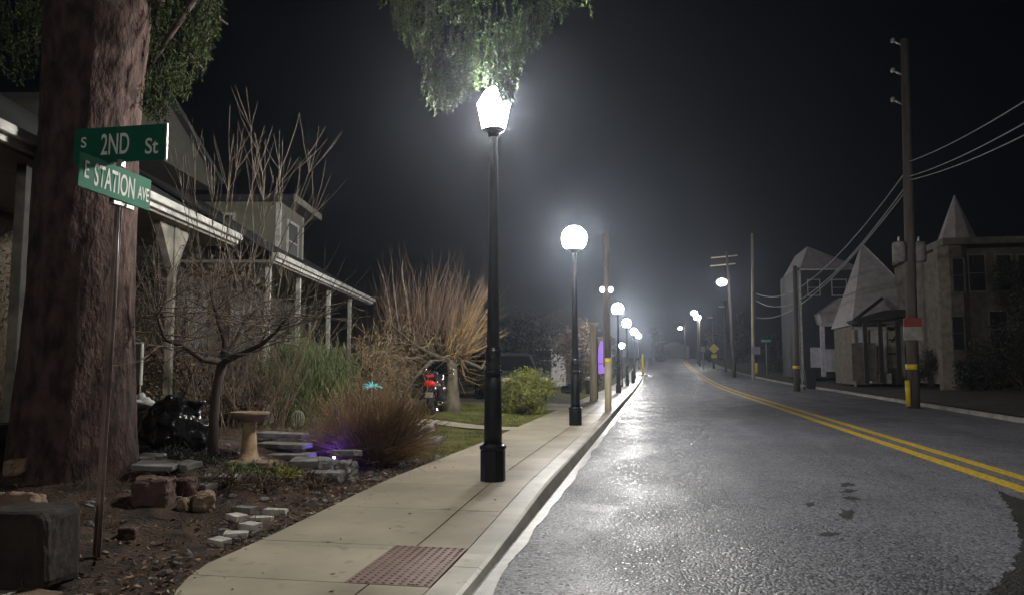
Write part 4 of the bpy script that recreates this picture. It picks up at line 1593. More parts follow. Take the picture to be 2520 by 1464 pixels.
wheel(mt, .75, .31, .13)
wheel(mt, -.72, .31, .17)
MB().ball((.15, 0, .78), (.34, .17, .18), 18, 12).build('fuel_tank', M['moto_paint'], mt, True)
MB().ball((0, 0, .45), (.38, .19, .22), 14, 10, .3, 2).build('engine', M['chrome'], mt, True)
MB().ball((-.38, 0, .74), (.42, .16, .09), 16, 10).build('seat', M['seat'], mt, True)
MB().ball((-.72, 0, .62), (.36, .13, .16), 16, 10).build('rear_fender', M['moto_paint'], mt, True)
for s in (-1, 1):
    MB().box((-.68, s * .25, .55), (.5, .16, .32)).build('saddlebag', M['moto_paint'], mt, True, .05)
    MB().tube([(.2, s * .17, .3), (-.9, s * .2, .27)], .045, 10).build('exhaust', M['chrome'], mt, True)
    MB().tube([(.76, s * .09, .31), (.45, s * .09, 1.0)], .03, 8).build('fork', M['chrome'], mt, True)
    MB().lathe((.36, s * .38, 1.14), [(.005, -.05), (.05, -.03), (.05, .03), (.005, .05)], 10).build('mirror', M['chrome'], mt, True)
MB().tube([(.28, -.42, 1.03), (.4, -.25, 1.06), (.43, 0, 1.02), (.4, .25, 1.06), (.28, .42, 1.03)], .02, 8).build('handlebar', M['chrome'], mt, True)
MB().add([(.48, -.24, .98), (.48, .24, .98), (.36, .2, 1.38), (.36, -.2, 1.38), (.495, -.24, .98), (.495, .24, .98), (.375, .2, 1.38), (.375, -.2, 1.38)],
         [(0, 3, 2, 1), (4, 5, 6, 7), (0, 1, 5, 4), (1, 2, 6, 5), (2, 3, 7, 6), (3, 0, 4, 7)]).build('windscreen', M['glass_dark'], mt, True)
MB().ball((-1.06, 0, .80), (.06, .15, .09), 12, 8).build('tail_light', M['red_lens'], mt, True)
MB().box((-.86, 0, 1.0), (.26, .34, .22)).build('top_case', M['moto_paint'], mt, True, .05)
MB().box((-.995, 0, 1.0), (.02, .20, .06)).build('reflector', M['red_lens'], mt, True, .008)
MB().box((-1.08, 0, .52), (.02, .2, .13)).build('number_plate', M['white_board'], mt, True)
MB().tube([(.0, .1, .3), (.05, .32, .0)], .014, 6).build('side_stand', M['chrome'], mt, True)

# parked SUV
c = Q(1252, 985, 27.5)
g_ = gl(c.x, c.y) + .02
car = thing('parked_car', (c.x, c.y, g_), 'grey SUV parked on the drive behind the yellow green bush', 'car', None, R(-66))
body = [(-2.2, .38), (-2.28, .62), (-2.24, .98), (-2.12, 1.06), (2.12, 1.06), (1.3, 1.06), (2.05, .98), (2.28, .85), (2.3, .5), (2.2, .34)]
body = [(-2.22, .36), (-2.3, .62), (-2.24, 1.02), (1.15, 1.08), (2.05, .95), (2.26, .78), (2.28, .45), (2.18, .32)]
MB().prism(body, -.9, .9).build('body', M['car_paint'], car, True, .07)
cab = [(-2.16, 1.03), (-1.92, 1.62), (-1.5, 1.72), (.1, 1.72), (.45, 1.62), (1.12, 1.08)]
MB().prism(cab, -.78, .78).build('cabin', M['car_paint'], car, True, .06)
for s in (-1, 1):
    for (xa, xb) in ((-1.95, -1.0), (-.92, -.12), (-.04, .75)):
        xa2, xb2 = xa + (.12 if xa < -1.5 else 0), xb - (.28 if xb > .5 else 0)
        w_ = MB().add([(xa, s * .785, 1.12), (xb, s * .785, 1.12), (xb2, s * .785, 1.58), (xa2, s * .785, 1.58), (xa, s * .79, 1.12), (xb, s * .79, 1.12), (xb2, s * .79, 1.58), (xa2, s * .79, 1.58)],
                     [(0, 1, 2, 3), (7, 6, 5, 4), (0, 4, 5, 1), (1, 5, 6, 2), (2, 6, 7, 3), (3, 7, 4, 0)])
        w_.build('side_window', M['glass_dark'], car, True)
    for x in (-1.38, 1.42):
        wheel(car, x, .36, .22, s * .82)
    MB().box((2.24, s * .66, .80), (.1, .34, .14)).build('headlight', M['clear_lens'], car, True, .03)
    MB().box((-2.27, s * .74, .92), (.08, .16, .26)).build('tail_light', M['red_lens'], car, True, .02)
    MB().box((.72, s * .98, 1.14), (.14, .18, .13)).build('wing_mirror', M['car_paint'], car, True, .03)
    MB().box((-.55, s * .91, .92), (.18, .02, .03)).build('door_handle', M['chrome'], car, True)
for s in (-1, 1):
    MB().tube([(-1.9, s * .7, 1.70), (-1.5, s * .7, 1.76), (.1, s * .7, 1.76), (.5, s * .7, 1.66)], .022, 6).build('roof_rail', M['chrome'], car, True)
MB().box((2.29, 0, .62), (.03, .9, .12)).build('grille', M['chrome'], car, True)
MB().box((2.28, 0, .40), (.05, 1.4, .06)).build('bumper_trim', M['chrome'], car, True)
MB().add([(1.10, -.68, 1.10), (1.10, .68, 1.10), (.47, .62, 1.60), (.47, -.62, 1.60), (1.13, -.68, 1.11), (1.13, .68, 1.11), (.50, .62, 1.61), (.50, -.62, 1.61)],
         [(3, 2, 1, 0), (4, 5, 6, 7), (0, 1, 5, 4), (1, 2, 6, 5), (2, 3, 7, 6), (3, 0, 4, 7)]).build('windscreen', M['glass_dark'], car, True)

# bin by the second lamp
c = hit(1452, 968)
t = thing('trash_bin', c, 'dark bin with a white bag on top beyond the second lamp', 'bin')
MB().lathe((0, 0, 0), [(.26, 0), (.31, .62), (.33, .64), (.33, .70)], 4, False, R(45)).build('body', M['bin'], t, True, .02)
MB().ball((0, 0, .75), (.24, .22, .14), 14, 9, .5, 4).build('bag', M['sheet'], t, True)
c = hit(1398, 968)
t = thing('trash_bag', c, 'low black rubbish bag left of the second lamp base', 'bag')
MB().ball((0, 0, .18), (.36, .3, .24), 18, 12, .35, 7).build('sack', M['bag'], t, True)
MB().lathe((.05, 0, .40), [(.04, 0), (.03, .03), (.07, .09)], 9).build('knot', M['bag'], t, True)

# ------------------------------------------------------------------ wooden pole by the sidewalk and purple banner
c = P(1497, 1010, .14)
t = thing('wooden_pole', c, 'pale wooden utility pole with a yellow band beside the kerb', 'utility pole')
yt = c.y
zt2 = Q(1490, 575, yt).z
zy = Q(1496, 888, yt).z
MB().tube([c - V((0, 0, .2)), V((c.x, yt, zy + .1))], [.108, .104], 14).build('lower_pole', M['pale_pole'], t)  # lower half paler than the upper: lamplight put into the wood colour
MB().tube([V((c.x, yt, zy + .105)), V((c.x - .02, yt, zt2))], [.102, .085], 14).build('upper_pole', M['wood_pole'], t)
MB().tube([V((c.x, yt, zy - .06)), V((c.x, yt, zy + .07))], .113, 14).build('reflective_band', M['reflect_yellow'], t)
MB().box((c.x - .11, yt - .05, Q(1487, 800, yt).z), (.05, .05, 2.6)).build('conduit', M['wood_pole'], t)
for px in (1482, 1503):
    q = Q(px, 713, yt - .15)
    fl = MB().box(q + V((0, .06, .02)), (.13, .12, .17)).build('floodlight', M['black_metal'], t, bevel=.02)
    MB().ball(q + V((0, -.01, 0)), (.075, .03, .095), 12, 8).build('lens', M['flood'], fl)
MB().tube([Q(1482, 713, yt - .05), Q(1503, 713, yt - .05)], .02, 6).build('floodlight_arm', M['black_metal'], t)

c = Q(1480, 880, 33)
h0, h1 = Q(1480, 919, 33).z, Q(1480, 838, 33).z
t = thing('banner', (c.x, c.y, gl(c.x, c.y)), 'tall narrow purple lit banner left of the wooden pole', 'banner')
gz_ = gl(c.x, c.y)
pfb = [(-.13, h0), (.13, h0 + .02), (.14, h0 + .5), (.13, h1 - .25), (.06, h1), (-.04, h1 - .02), (-.12, h1 - .3), (-.15, h0 + .6)]
MB().prism([(a, b - gz_) for a, b in pfb], -.012, .012).build('cloth', M['purple_glow'], t, True)
MB().tube([(-.17, 0, -.1), (-.17, 0, h1 - gz_ + .1)], .02, 6).build('mast', M['black_metal'], t, True)
MB().box((0, -.02, h0 + .42 - gz_), (.27, .012, .03)).build('crossbar', M['black_metal'], t, True)
c = Q(1461, 960, 31)
t = thing('porch_column', (c.x, c.y, gl(c.x, c.y)), 'tall pale tan column left of the purple banner', 'column')
hc = Q(1461, 800, 31).z - gl(c.x, c.y)
MB().tube([(0, 0, -.1), (0, 0, hc)], [.16, .13], 12).build('shaft', M['pale_pole'], t, True)
MB().lathe((0, 0, hc), [(.15, 0), (.2, .05), (.2, .12)], 12).build('cap', M['pale_pole'], t, True)

# dark shop building behind
c = Q(1430, 920, 48)
t = thing('corner_building', (c.x, c.y, gl(c.x, c.y)), 'dim low building behind the wooden pole and the purple banner', 'building')
MB().box2((-4, 0, -.3), (1.5, 8, 3.2)).build('wall', M['wall_tan'], t, True)
MB().prism([(-4.4, 3.2), (1.9, 3.2), (-1.2, 5.0)], -.3, 8.3).build('roof', M['roof_dark'], t, True)
hwindow(t, -2.4, 1.7, 1.1, 1.3, 0)
hwindow(t, .2, 1.7, 1.1, 1.3, 0)
MB().box2((-.95, -.04, 0), (-.95 - .9 + .0, -.003, 2.1)).build('door', M['door'], t, True)

# yellow marker post at the kerb far away
Yy = 82
c = Q(1582, 916, Yy)
t = thing('yellow_post', (c.x, c.y, sw(Yy)), 'slim bright yellow marker post at the far end of the sidewalk', 'marker post')
hy = Q(1582, 870, Yy).z - sw(Yy)
MB().lathe((0, 0, .1), [(.12, 0), (.11, hy - .2), (.07, hy - .1)], 12).build('sleeve', M['yellow_post'], t, True)
MB().box((0, 0, .05), (1.0, .5, .14)).build('footing', M['curb'], t, True, .02)

# low dark bollard-like box near far sidewalk
for k, (px, Y, lb) in enumerate(((1558, 62, 'short dark bollard standing on the sidewalk near the far globes'),)):
    c = Q(px, 940, Y)
    tag(MB().lathe((c.x, Y, sw(Y)), [(.15, -.05), (.14, .8), (.1, .95), (.02, 1.0)], 12).build('bollard', M['black_metal']), lb, 'bollard')

# ------------------------------------------------------------------ right side: utility poles
def pole(pxb, pxt, Y, ytop, label, r0=.17, r1=.11, band=None, m='wood_pole', name='utility_pole'):
    A = Q(pxb, 930, Y)
    B = Q(pxt, ytop, Y)
    g_ = gr(A.x, Y)
    t = thing(name, (A.x, Y, g_), label, 'utility pole', 'utility poles on the far side of the road')
    MB().tube([(A.x, Y, g_ - .2), (A.x * .6 + B.x * .4, Y, g_ + (B.z - g_) * .4), B], [r0, r0 * .6 + r1 * .4, r1], 12).build('shaft', M[m], t)
    if band:
        zb = Q(pxb, band, Y).z
        MB().tube([(A.x, Y, zb - .1), (A.x, Y, zb + .1)], r0 * 1.06, 12).build('reflective_band', M['reflect_yellow'], t)
    return t, A, B, g_


def cobra(t, px, py, Y, start, rl=.32, lit=True):
    q = Q(px, py, Y)
    MB().tube([start, start.lerp(q, .5) + V((0, 0, .25)), q + V((.2, 0, .12))], .035, 6).build('lamp_arm', M['galv'], t)
    hd = MB().ball(q + V((0, 0, .12)), (rl * 1.3, .22, .12), 14, 8).build('lamp_head', M['galv'], t)
    if lit:
        MB().ball(q, (rl, rl * .9, rl * .72), 16, 10).build('lamp_lens', M['cobra_white'], hd)


Y1 = 30.5
t1, A1, B1, g1 = pole(2246, 2226, Y1, 98, 'tall near utility pole with transformers and a red notice', .21, .15, 902)
for py in (107, 180, 252):
    a = Q(2197, py - 6, Y1)
    b = Q(2222, py + 6, Y1)
    MB().tube([a, b], .035, 6).build('standoff', M['galv'], t1)
    MB().lathe(a, [(.05, -.08), (.09, -.04), (.05, 0), (.09, .04), (.04, .1)], 10).build('insulator', M['galv'], t1)
for px, dy in ((2213, -.05), (2262, .1)):
    a = Q(px, 620, Y1 + dy)
    tk = MB().lathe(a, [(.05, -.40), (.22, -.38), (.24, -.3), (.24, .28), (.2, .36), (.05, .38)], 16).build('transformer', M['stone_grey'], t1)
    MB().lathe(a + V((0, 0, .38)), [(.03, 0), (.05, .05), (.03, .1), (.05, .15), (.02, .2)], 8).build('bushing', M['galv'], tk)
MB().box(Q(2240, 620, Y1 + .0) + V((0, .24, 0)), (.85, .06, .1)).build('transformer_bracket', M['galv'], t1)
MB().box(Q(2246, 793, Y1 - .26), (.62, .03, .32)).build('red_notice', M['red_board'], t1)
MB().box(Q(2246, 820, Y1 - .26), (.62, .03, .48)).build('pale_notice', M['white_board'], t1)
MB().tube([V((A1.x - .23, Y1 - .18, g1 - .05)), V((A1.x - .23, Y1 - .18, Q(2237, 935, Y1).z))], .09, 10).build('guy_guard', M['yellow_post'], t1)

t2, A2, B2, g2 = pole(1960, 1956, 50, 655, 'dark utility pole with a yellow band left of the slate house', .2, .12, 903)
t3, A3, B3, g3 = pole(1854, 1851, 76, 575, 'slim pale utility pole where the three cables end', .17, .12, None, 'pale_pole')
MB().box(Q(1860, 862, 75.7), (.8, .04, .7)).build('notice', M['sign_purple'], t3)
MB().tube([Q(1862, 918, 75.5), Q(1862, 893, 75.5)], .12, 8).build('guy_guard', M['yellow_post'], t3)
t4, A4, B4, g4 = pole(1808, 1788, 82, 620, 'leaning utility pole with two crossarms and the brightest road light', .2, .13)
for py, a, b in ((632, 1750, 1815), (652, 1748, 1810)):
    MB().tube([Q(a, py + 3, 82), Q(b, py - 3, 82)], .07, 6).build('crossarm', M['pale_pole'], t4)
cobra(t4, 1776, 695, 79, Q(1795, 690, 82), .5)
t4b, A4b, B4b, g4b = pole(1787, 1783, 98, 740, 'slim pole with an unlit road light beyond the leaning one', .17, .12)
cobra(t4b, 1777, 757, 98, Q(1784, 755, 98), .35, False)
t5, A5, B5, g5 = pole(1757, 1755, 110, 775, 'thin far pole with an unlit lamp arm and yellow warning sign', .14, .1)
cobra(t5, 1748, 783, 110, Q(1755, 780, 110), .35, False)
q = Q(1757, 857, 109.6)
MB().box(q, (1.0, .04, 1.0), 0, 0, R(45)).build('diamond_sign', M['sign_yellow'], t5)
MB().box(q - V((0, 0, 1.05)), (.75, .04, .5)).build('sign_plate', M['sign_yellow'], t5)
t6, A6, B6, g6 = pole(1722, 1722, 118, 775, 'nearer of the two far poles with touching lit road lights', .14, .1)
cobra(t6, 1716, 781, 118, Q(1722, 776, 118), .52)
t7, A7, B7, g7 = pole(1718, 1718, 126, 764, 'farther of the two far poles with touching lit road lights', .14, .1)
cobra(t7, 1708, 770, 126, Q(1718, 766, 126), .52)
t8, A8, B8, g8 = pole(1686, 1686, 140, 800, 'farthest utility pole with the smallest lit road light', .14, .1)
cobra(t8, 1674, 807, 140, Q(1686, 802, 140), .34)
# white far sign
c = Q(1730, 858, 104)
t = thing('road_sign', (c.x, 104, gr(c.x, 104)), 'small pale square road sign left of the yellow warning sign', 'sign')
MB().tube([(0, .05, -.1), (0, .05, c.z - gr(c.x, 104) + .3)], .035, 6).build('post', M['galv'], t, True)
MB().box((0, 0, c.z - gr(c.x, 104)), (.55, .03, .65)).build('plate', M['white_board'], t, True)
c = Q(1885, 838, 84)
t = thing('green_street_sign', (c.x, 84, gr(c.x, 84)), 'tiny distant green street name sign right of the slim pale pole', 'street sign')
MB().tube([(0, .05, -.1), (0, .05, c.z - gr(c.x, 84) + .1)], .04, 6).build('post', M['galv'], t, True)
MB().box((0, 0, c.z - gr(c.x, 84)), (.95, .03, .24)).build('blade', mat('faded_green', (.10, .30, .25), .4, .1), t, True)

# overhead cables
def cable(a, b, sag, r, label):
    pts = [a.lerp(b, i / 14) - V((0, 0, sag * 4 * (i / 14) * (1 - i / 14))) for i in range(15)]
    tag(MB().tube(pts, r, 5, False).build('overhead_cable', M['wire']), label, 'cable', 'overhead cables')


near = [(2252, 392, 2530, 238, 'upper'), (2252, 428, 2530, 296, 'middle'), (2275, 436, 2530, 330, 'lower')]
far = [(1862, 722, 'upper', 1.9), (1862, 740, 'middle', 2.1), (1862, 780, 'lower', 1.6)]
for (x0, y0, x1, y1, nm), (fx, fy, _, sg) in zip(near, far):
    a = Q(x0 - 20 if nm != 'lower' else x0 - 40, y0 + 8, Y1 + .1)
    cable(a, Q(x1 + 60, y1 - 32, 17), .15, .020, nm + ' cable running from the tall near pole out of the picture at right')
    cable(a - V((0, 0, .3)), Q(fx, fy, 75.8), sg, .035, nm + ' cable sagging from the tall near pole to the slim pale pole')

# ------------------------------------------------------------------ right side: houses
def rhouse(Y, px, label, name='house'):
    p = Q(px, 900, Y)
    g_ = gr(p.x, Y)
    return thing(name, (p.x, Y, g_), label, 'house'), p.x, g_


def rp(px, py, Y, X0, g_):               # pixel on the plane at Y, in house coordinates
    q = Q(px, py, Y)
    return q.x - X0, q.z - g_


def poly(Y0, Y1_, pts, X0, g_, Yh):
    return MB().prism([rp(x, y, Yh, X0, g_) for x, y in pts], Y0, Y1_)


def rect(x0, y0, x1, y1, d0, d1, X0, g_, Yh):
    a = rp(x0, y1, Yh, X0, g_)
    b = rp(x1, y0, Yh, X0, g_)
    return MB().box2((a[0], d0, a[1]), (b[0], d1, b[1]))


# slate house with gable
Yh = 66
hs, X0, g_ = rhouse(Yh, 2030, 'dim slate gabled house with pale lower windows beyond the dark pole')
w = rect(1972, 655, 2118, 930, 0, 9, X0, g_, Yh)
w.build('wall', M['wall_blue'], hs, True)
a, b, c_ = rp(1966, 664, Yh, X0, g_), rp(1996, 600, Yh, X0, g_), rp(2125, 664, Yh, X0, g_)
MB().add([(a[0], -.3, a[1]), (c_[0], -.3, c_[1]), (c_[0], 9.3, c_[1]), (a[0], 9.3, a[1]), (b[0], 1.5, b[1]), (b[0], 7.5, b[1])],
         [(0, 1, 2, 3), (0, 4, 1), (1, 4, 5, 2), (2, 5, 3), (3, 5, 4, 0)]).build('roof', M['roof_grey'], hs, True)
pr_ = poly(-2.2, -.01, [(2003, 775), (2052, 738), (2092, 738), (2092, 800), (2010, 800)], X0, g_, Yh).build('porch_gable', M['roof_grey'], hs, True)
for (xa, xb, ya, yb_) in ((2032, 2058, 862, 910), (1998, 2022, 858, 900)):
    q0 = rp((xa + xb) / 2, (ya + yb_) / 2, Yh, X0, g_)
    k = Yh / FPX
    hwindow(hs, q0[0], q0[1], (xb - xa) * k, (yb_ - ya) * k, 0, 'pale_pane', 'pale_pane')
for (xa, xb, ya, yb_) in ((2050, 2080, 690, 725), (1990, 2015, 690, 725), (2075, 2092, 855, 905)):
    q0 = rp((xa + xb) / 2, (ya + yb_) / 2, Yh, X0, g_)
    hwindow(hs, q0[0], q0[1], (xb - xa) * k, (yb_ - ya) * k, 0, 'house_trim', 'window')
for x in (2012, 2088):
    rect(x - 3, 800, x + 3, 925, -2.1, -1.9, X0, g_, Yh).build('porch_post', M['pale_pane'], hs, True)

MB().tube([(a[0], -.32, a[1]), (c_[0], -.32, c_[1])], .07, 5).build('eave_gutter', M['house_trim'], hs, True)
for x in (1974, 2116):
    q0 = rp(x, 870, Yh, X0, g_)
    MB().box2((q0[0] - .08, -.05, 0), (q0[0] + .08, -.004, a[1] - .1)).build('corner_board', M['house_trim'], hs, True)
MB().box2((rp(2005, 800, Yh, X0, g_)[0], -2.25, rp(2005, 806, Yh, X0, g_)[1]), (rp(2094, 800, Yh, X0, g_)[0], -2.21, rp(2005, 798, Yh, X0, g_)[1])).build('porch_beam', M['house_trim'], hs, True)

# steep roofed shelter house
Yh = 52
hs, X0, g_ = rhouse(Yh, 2160, 'small house with a very steep pointed grey roof and dark canopy')
rect(2102, 800, 2240, 945, 0, 5, X0, g_, Yh).build('wall', M['wall_tan'], hs, True)
ap = rp(2145, 585, Yh, X0, g_)
l_, r_ = rp(2092, 800, Yh, X0, g_), rp(2246, 772, Yh, X0, g_)
m_ = rp(2224, 712, Yh, X0, g_)
MB().add([(l_[0], -.4, l_[1]), (r_[0], -.4, l_[1] + .1), (r_[0], 5.4, l_[1] + .1), (l_[0], 5.4, l_[1]), (m_[0], -.4, m_[1]), (ap[0], 2.4, ap[1]), (m_[0], 5.4, m_[1])],
         [(0, 1, 2, 3), (0, 5, 4), (0, 4, 1), (1, 4, 6, 2), (4, 5, 6), (3, 2, 6), (3, 6, 5), (0, 3, 5)]).build('roof', M['roof_grey'], hs, True)
poly(-2.6, -.42, [(2078, 792), (2085, 800), (2225, 778), (2225, 768), (2150, 770)], X0, g_, Yh).build('canopy', M['canvas'], hs, True)
MB().tube([(*[rp(2076, 794, Yh, X0, g_)[0]], -2.6, rp(2076, 794, Yh, X0, g_)[1]), (rp(2165, 736, Yh, X0, g_)[0], -.5, rp(2165, 736, Yh, X0, g_)[1])], .11, 6).build('canopy_rib', M['canvas'], hs, True)
rect(2146, 812, 2180, 915, -.12, -.003, X0, g_, Yh).build('door', M['door'], hs, True)
rect(2136, 918, 2182, 942, -1.0, -.01, X0, g_, Yh).build('step', M['curb'], hs, True)
rect(2112, 812, 2134, 842, -.1, -.003, X0, g_, Yh).build('window', M['pale_pane'], hs, True)
gd = rect(2186, 790, 2238, 905, -.06, -.003, X0, g_, Yh).build('slatted_gate', M['gate_panel'], hs, True)
sl = MB()
for y in (812, 836, 870):
    a = rp(2186, y, Yh, X0, g_)
    b = rp(2238, y, Yh, X0, g_)
    sl.box2((a[0], -.12, a[1] - .05), (b[0], -.062, a[1] + .05))
a, b = rp(2192, 842, Yh, X0, g_), rp(2222, 795, Yh, X0, g_)
sl.tube([(a[0], -.17, a[1]), (b[0], -.17, b[1])], .05, 4)
sl.build('gate_bars', M['canvas'], gd, True)
for x in (2106, 2142, 2183):
    rect(x - 2, 795, x + 2, 940, -2.4, -2.25, X0, g_, Yh).build('canopy_post', M['canvas'], hs, True)
rect(2085, 845, 2140, 935, -1.4, -.9, X0, g_, Yh).build('side_panel', M['wall_tan'], hs, True)

MB().tube([(m_[0] + .02, -.43, m_[1]), ((m_[0] + ap[0]) / 2 + .02, .95, (m_[1] + ap[1]) / 2 + .03), (ap[0], 2.4, ap[1] + .02)], .05, 5).tube([(m_[0] + .02, -.43, m_[1]), (r_[0], -.43, l_[1] + .1)], .05, 5).build('roof_edge', M['house_trim'], hs, True)
MB().box2((rp(2100, 800, Yh, X0, g_)[0], -.06, l_[1] - .3), (rp(2242, 800, Yh, X0, g_)[0], -.004, l_[1] - .12)).build('frieze_board', M['house_trim'], hs, True)
for x in (2102, 2240):
    q0 = rp(x, 870, Yh, X0, g_)
    MB().box2((q0[0] - .07, -.045, 0), (q0[0] + .07, -.004, l_[1] - .3)).build('corner_board', M['house_trim'], hs, True)
hwindow(hs, rp(2124, 870, Yh, X0, g_)[0], rp(2124, 880, Yh, X0, g_)[1], .5, .9, 0, 'house_trim', 'window')

# tan house with turret
Yh = 44
hs, X0, g_ = rhouse(Yh, 2420, 'tan house with a pointed turret roof at the right edge')
rect(2330, 605, 2640, 945, 0, 8, X0, g_, Yh).build('wall', M['wall_tan'], hs, True)
MB().box2((rp(2312, 600, Yh, X0, g_)[0], -.5, rp(2312, 606, Yh, X0, g_)[1] + .004), (rp(2660, 600, Yh, X0, g_)[0], 8.4, rp(2312, 590, Yh, X0, g_)[1])).build('cornice', M['wall_tan'], hs, True)
tc_ = rp(2376, 585, Yh, X0, g_)
tt = rp(2371, 468, Yh, X0, g_)
MB().lathe((tc_[0], 1.2, tc_[1]), [(.95, .0), (.95, .02), (.02, tt[1] - tc_[1])], 8, False, R(22)).build('turret_roof', M['roof_grey'], hs, True)
MB().lathe((tc_[0], 1.2, tc_[1] - .1), [(.80, -.1), (.80, .09)], 8, False, R(22)).build('turret', M['roof_dark'], hs, True)
lw, rw = rp(2344, 720, Yh, X0, g_), None
# rounded bay under the turret
bx = rp(2352, 800, Yh, X0, g_)[0]
MB().lathe((bx, .3, -.2), [(.78, 0), (.78, rp(2352, 607, Yh, X0, g_)[1] + .2)], 8, False, R(22)).build('bay', M['wall_tan'], hs, True)
k = Yh / FPX
for (xa, xb, ya, yb_) in ((2388, 2420, 632, 712), (2455, 2485, 632, 712), (2510, 2540, 632, 712), (2440, 2475, 770, 850)):
    q0 = rp((xa + xb) / 2, (ya + yb_) / 2, Yh, X0, g_)
    hwindow(hs, q0[0], q0[1], (xb - xa) * k, (yb_ - ya) * k, 0, 'tan_trim', 'window')
for y in (680, 820):
    q0 = rp(2352, y, Yh, X0, g_)
    hwindow(hs, q0[0] - .02, q0[1], .5, 1.7, .3 - .725, 'wall_tan', 'window')
rect(2490, 585, 2640, 590, -.62, -.51, X0, g_, Yh).build('eave_trim', M['white'], hs, True)

# dark shrubs before the tan house
for (px, py, Y, rx, rzz, lb) in ((2440, 880, 41, 1.1, 1.7, 'dark bush covering the front of the tan house'), (2520, 850, 40, 1.0, 2.3, 'tall dark bush at the right picture edge'),
                                 (2385, 920, 41.5, .7, .8, 'low dark bush left of the tan house front'), (2290, 905, 46, .8, .9, 'dark bush between the near pole and the tan house'),
                                 (2490, 700, 43, .9, 1.2, 'dark tree crown before the upper windows of the tan house')):
    shrub('dark_bush', px, py, Y, rx, rzz, M['dark_leaf'], lb, 2600, .06)
# bins by the dark pole
for px, lb, m in ((1994, 'dark wheeled bin right of the dark utility pole', 'bin'), (1975, 'thin pale stake between dark pole and bin', 'white_board')):
    c = Q(px, 945, 49)
    g_ = gr(c.x, 49)
    if m == 'bin':
        t = thing('wheeled_bin', (c.x, 49, g_), lb, 'bin')
        MB().lathe((0, 0, .06), [(.36, 0), (.45, 1.0), (.45, 1.05)], 4, False, R(45)).build('body', M[m], t, True, .02)
        MB().box((0, 0, 1.15), (.7, .74, .07)).build('lid', M[m], t, True, .02)
        for s in (-1, 1):
            MB().tube([(s * .27, .28, .1), (s * .33, .28, .1)], .1, 10).build('wheel', M['rubber'], t, True)
    else:
        tag(MB().tube([(c.x, 49, g_ - .1), (c.x, 49, g_ + .95)], .04, 6).build('stake', M[m]), lb, 'stake')
# far trees on the right and end of the road
bgtree(1870, 1960, 820, 92, M['dark_leaf'], 'far dark tree behind the slim pale pole', 920, 1500, .16)
bgtree(1800, 1850, 790, 120, M['dark_leaf'], 'far dark tree behind the leaning pole', 900, 1500, .2)
bgtree(1735, 1790, 800, 138, M['dark_leaf'], 'far dark tree behind the yellow warning sign', 900, 1500, .2)
bgtree(1600, 1640, 810, 135, M['dark_leaf'], 'far dark tree at the left end of the road', 900, 1500, .2)
c = Q(1660, 880, 143)
t = thing('far_building', (c.x, 143, rz(143)), 'pale low building in the haze at the end of the road', 'building')
MB().box2((-2.6, 0, -.5), (2.6, 4, 2.2)).build('wall', M['wall_shade'], t, True)
MB().prism([(-2.9, 2.2), (2.9, 2.2), (0, 3.2)], -.3, 4.3).build('roof', M['roof_dark'], t, True)
hwindow(t, -1.2, 1.2, .9, .8, 0, 'frame_dark')
hwindow(t, 1.2, 1.2, .9, .8, 0, 'frame_dark')

# ------------------------------------------------------------------ litter and grass
lf = MB()
for i in range(2600):
    y = random.uniform(3.4, 13)
    off = abs(random.gauss(0, .45)) if random.random() < .75 else random.uniform(0, 3.5)
    x = edge_in(y) - .02 - off
    p = V((x, y, gl(x, y) + .012))
    lf.leaf(p, random.uniform(.012, .030), 1.2, V((random.gauss(0, 1), random.gauss(0, 1), random.gauss(0, .25))))
lf.build('fallen_leaves', M['litter'], kind='stuff')
lf = MB()
for i in range(170):
    y = random.uniform(3.6, 14)
    x = edge_in(y) + .05 - abs(random.gauss(0, .22))
    p = V((x, y, max(gl(x, y), sw(y) if x > edge_in(y) else -1) + .012))
    lf.leaf(p, random.uniform(.008, .022), 1.5, V((random.gauss(0, 1), random.gauss(0, 1), random.gauss(0, .3))))
for i in range(60):
    y = random.uniform(4.2, 13)
    x = random.uniform(edge_in(y) + .02, -1.55) if random.random() < .5 else edge_in(y) + abs(random.gauss(0, .3))
    lf.leaf(V((x, y, sw(y) + .006)), random.uniform(.008, .02), 1.4, V((random.gauss(0, 1), random.gauss(0, 1), random.gauss(0, .15))))
lf.build('pale_leaves', M['pale_litter'], kind='stuff')
gs = MB()
for i in range(15000):
    y = 11.6 + 14 * random.random() ** 1.4
    x = edge_in(y) - .02 - 4.5 * random.random() ** 1.3
    if 16.5 < y < 17.6:
        continue
    z = gl(x, y) - .01
    h = random.uniform(.03, .075)
    dx, dy = random.gauss(0, .02), random.gauss(0, .02)
    w = .006 + y * .0002
    gs.add([(x - w, y, z), (x + w, y, z), (x + dx, y + dy, z + h)], [(0, 1, 2)])
gs.build('grass_blades', M['grass'], kind='stuff')
rb = MB()
for i in range(210):                    # small rubble and clods in the bed
    y = random.uniform(4.2, 12)
    x = edge_in(y) - .08 - random.uniform(0, 2.6)
    r_ = random.choice((.012, .018, .03, .045)) * random.uniform(.7, 1.3)
    rb.ball((x, y, gl(x, y) + r_ * .25), (r_ * 1.3, r_, r_ * .7), 8, 5, .6, i * 1.7, False)
rb.build('rubble', M['stone_grey'], kind='stuff')
db = MB()
for i in range(2600):                    # dead stalks and leaf mat between the stones
    y = 6.0 + 6.5 * random.random()
    x = edge_in(y) - .15 - random.uniform(0, 3.0)
    if nz(x, y, 1.3, 21) < .02:
        continue
    a = V((x, y, gl(x, y)))
    db.tube(whip_path(a, (random.gauss(0, .8), random.gauss(0, .8), random.uniform(.2, 1)), random.uniform(.06, .22), 3, .3, -.4, .2), [.0035, .003, .0025, .001], 3, False)
db.build('dead_stalks', M['brown_leaf'], kind='stuff')
tg = MB()
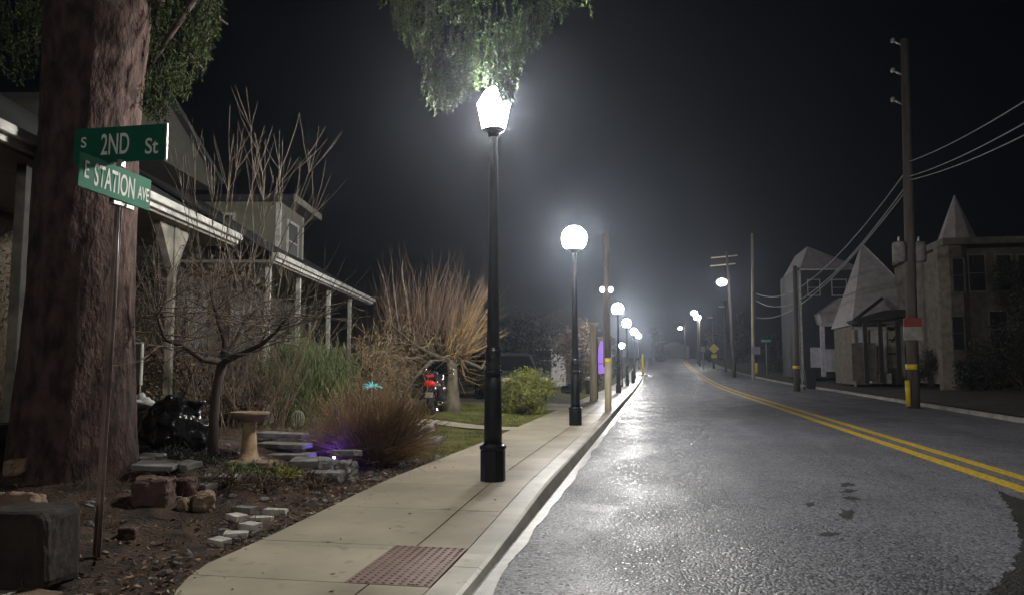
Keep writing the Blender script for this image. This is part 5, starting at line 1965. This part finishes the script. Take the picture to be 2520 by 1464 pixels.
for i in range(700):                    # twigs over the soil
    y = random.uniform(3.8, 11)
    x = edge_in(y) - .05 - random.uniform(0, 3.2)
    a = V((x, y, gl(x, y) + .01))
    tg.tube(whip_path(a, (random.gauss(0, 1), random.gauss(0, 1), random.uniform(0, .25)), random.uniform(.08, .3), 3, .2, -.3, .2), [.004, .0035, .003, .0015], 3, False)
tg.build('twig_litter', M['twig'], kind='stuff')

# ------------------------------------------------------------------ haze
hz = MB().box2((-232, -40, -1.4), (232, 275, 21))
hm = bpy.data.materials.new('haze')
hm.use_nodes = True
nt = hm.node_tree
for n in list(nt.nodes):
    if n.type == 'BSDF_PRINCIPLED':
        nt.nodes.remove(n)
pv_ = nt.nodes.new('ShaderNodeVolumePrincipled')
pv_.inputs['Color'].default_value = (.74, .83, 1., 1)
pv_.inputs['Density'].default_value = .00102
pv_.inputs['Anisotropy'].default_value = .86
nt.links.new(pv_.outputs[0], nt.nodes['Material Output'].inputs['Volume'])
hz.build('haze', hm, kind='stuff')

# ------------------------------------------------------------------ night sky and a faint moon
w = bpy.data.worlds.new('World')
sc.world = w
w.use_nodes = True
nt = w.node_tree
bgn = nt.nodes['Background']
sk = nt.nodes.new('ShaderNodeTexSky')
sk.sky_type = 'NISHITA'
sk.sun_disc = False
ELEV, AZ = 28., 155.                     # moon behind the camera, over the far side of the road
sk.sun_elevation = R(ELEV)
sk.sun_rotation = R(AZ)
nt.links.new(sk.outputs[0], bgn.inputs['Color'])
bgn.inputs['Strength'].default_value = .00035
sun = bpy.data.lights.new('moon', 'SUN')
sun.energy = .06
sun.angle = R(8)
sun.color = (1., .93, .88)
so = bpy.data.objects.new('moon', sun)
col.objects.link(so)
dv = V((math.sin(R(AZ)) * math.cos(R(ELEV)), math.cos(R(AZ)) * math.cos(R(ELEV)), math.sin(R(ELEV))))
so.rotation_euler = dv.to_track_quat('Z', 'Y').to_euler()
so.location = (0, -10, 30)

sc.view_settings.view_transform = 'Standard'
sc.view_settings.look = 'None'
sc.view_settings.exposure = 0
sc.view_settings.gamma = 1
sc.render.engine = 'CYCLES'
cy = sc.cycles
cy.use_denoising = True
cy.denoiser = 'OPENIMAGEDENOISE'
cy.max_bounces = 5
cy.diffuse_bounces = 2
cy.glossy_bounces = 3
cy.volume_bounces = 0
cy.sample_clamp_indirect = 4
cy.sample_clamp_direct = 0
cy.caustics_reflective = False
cy.caustics_refractive = False
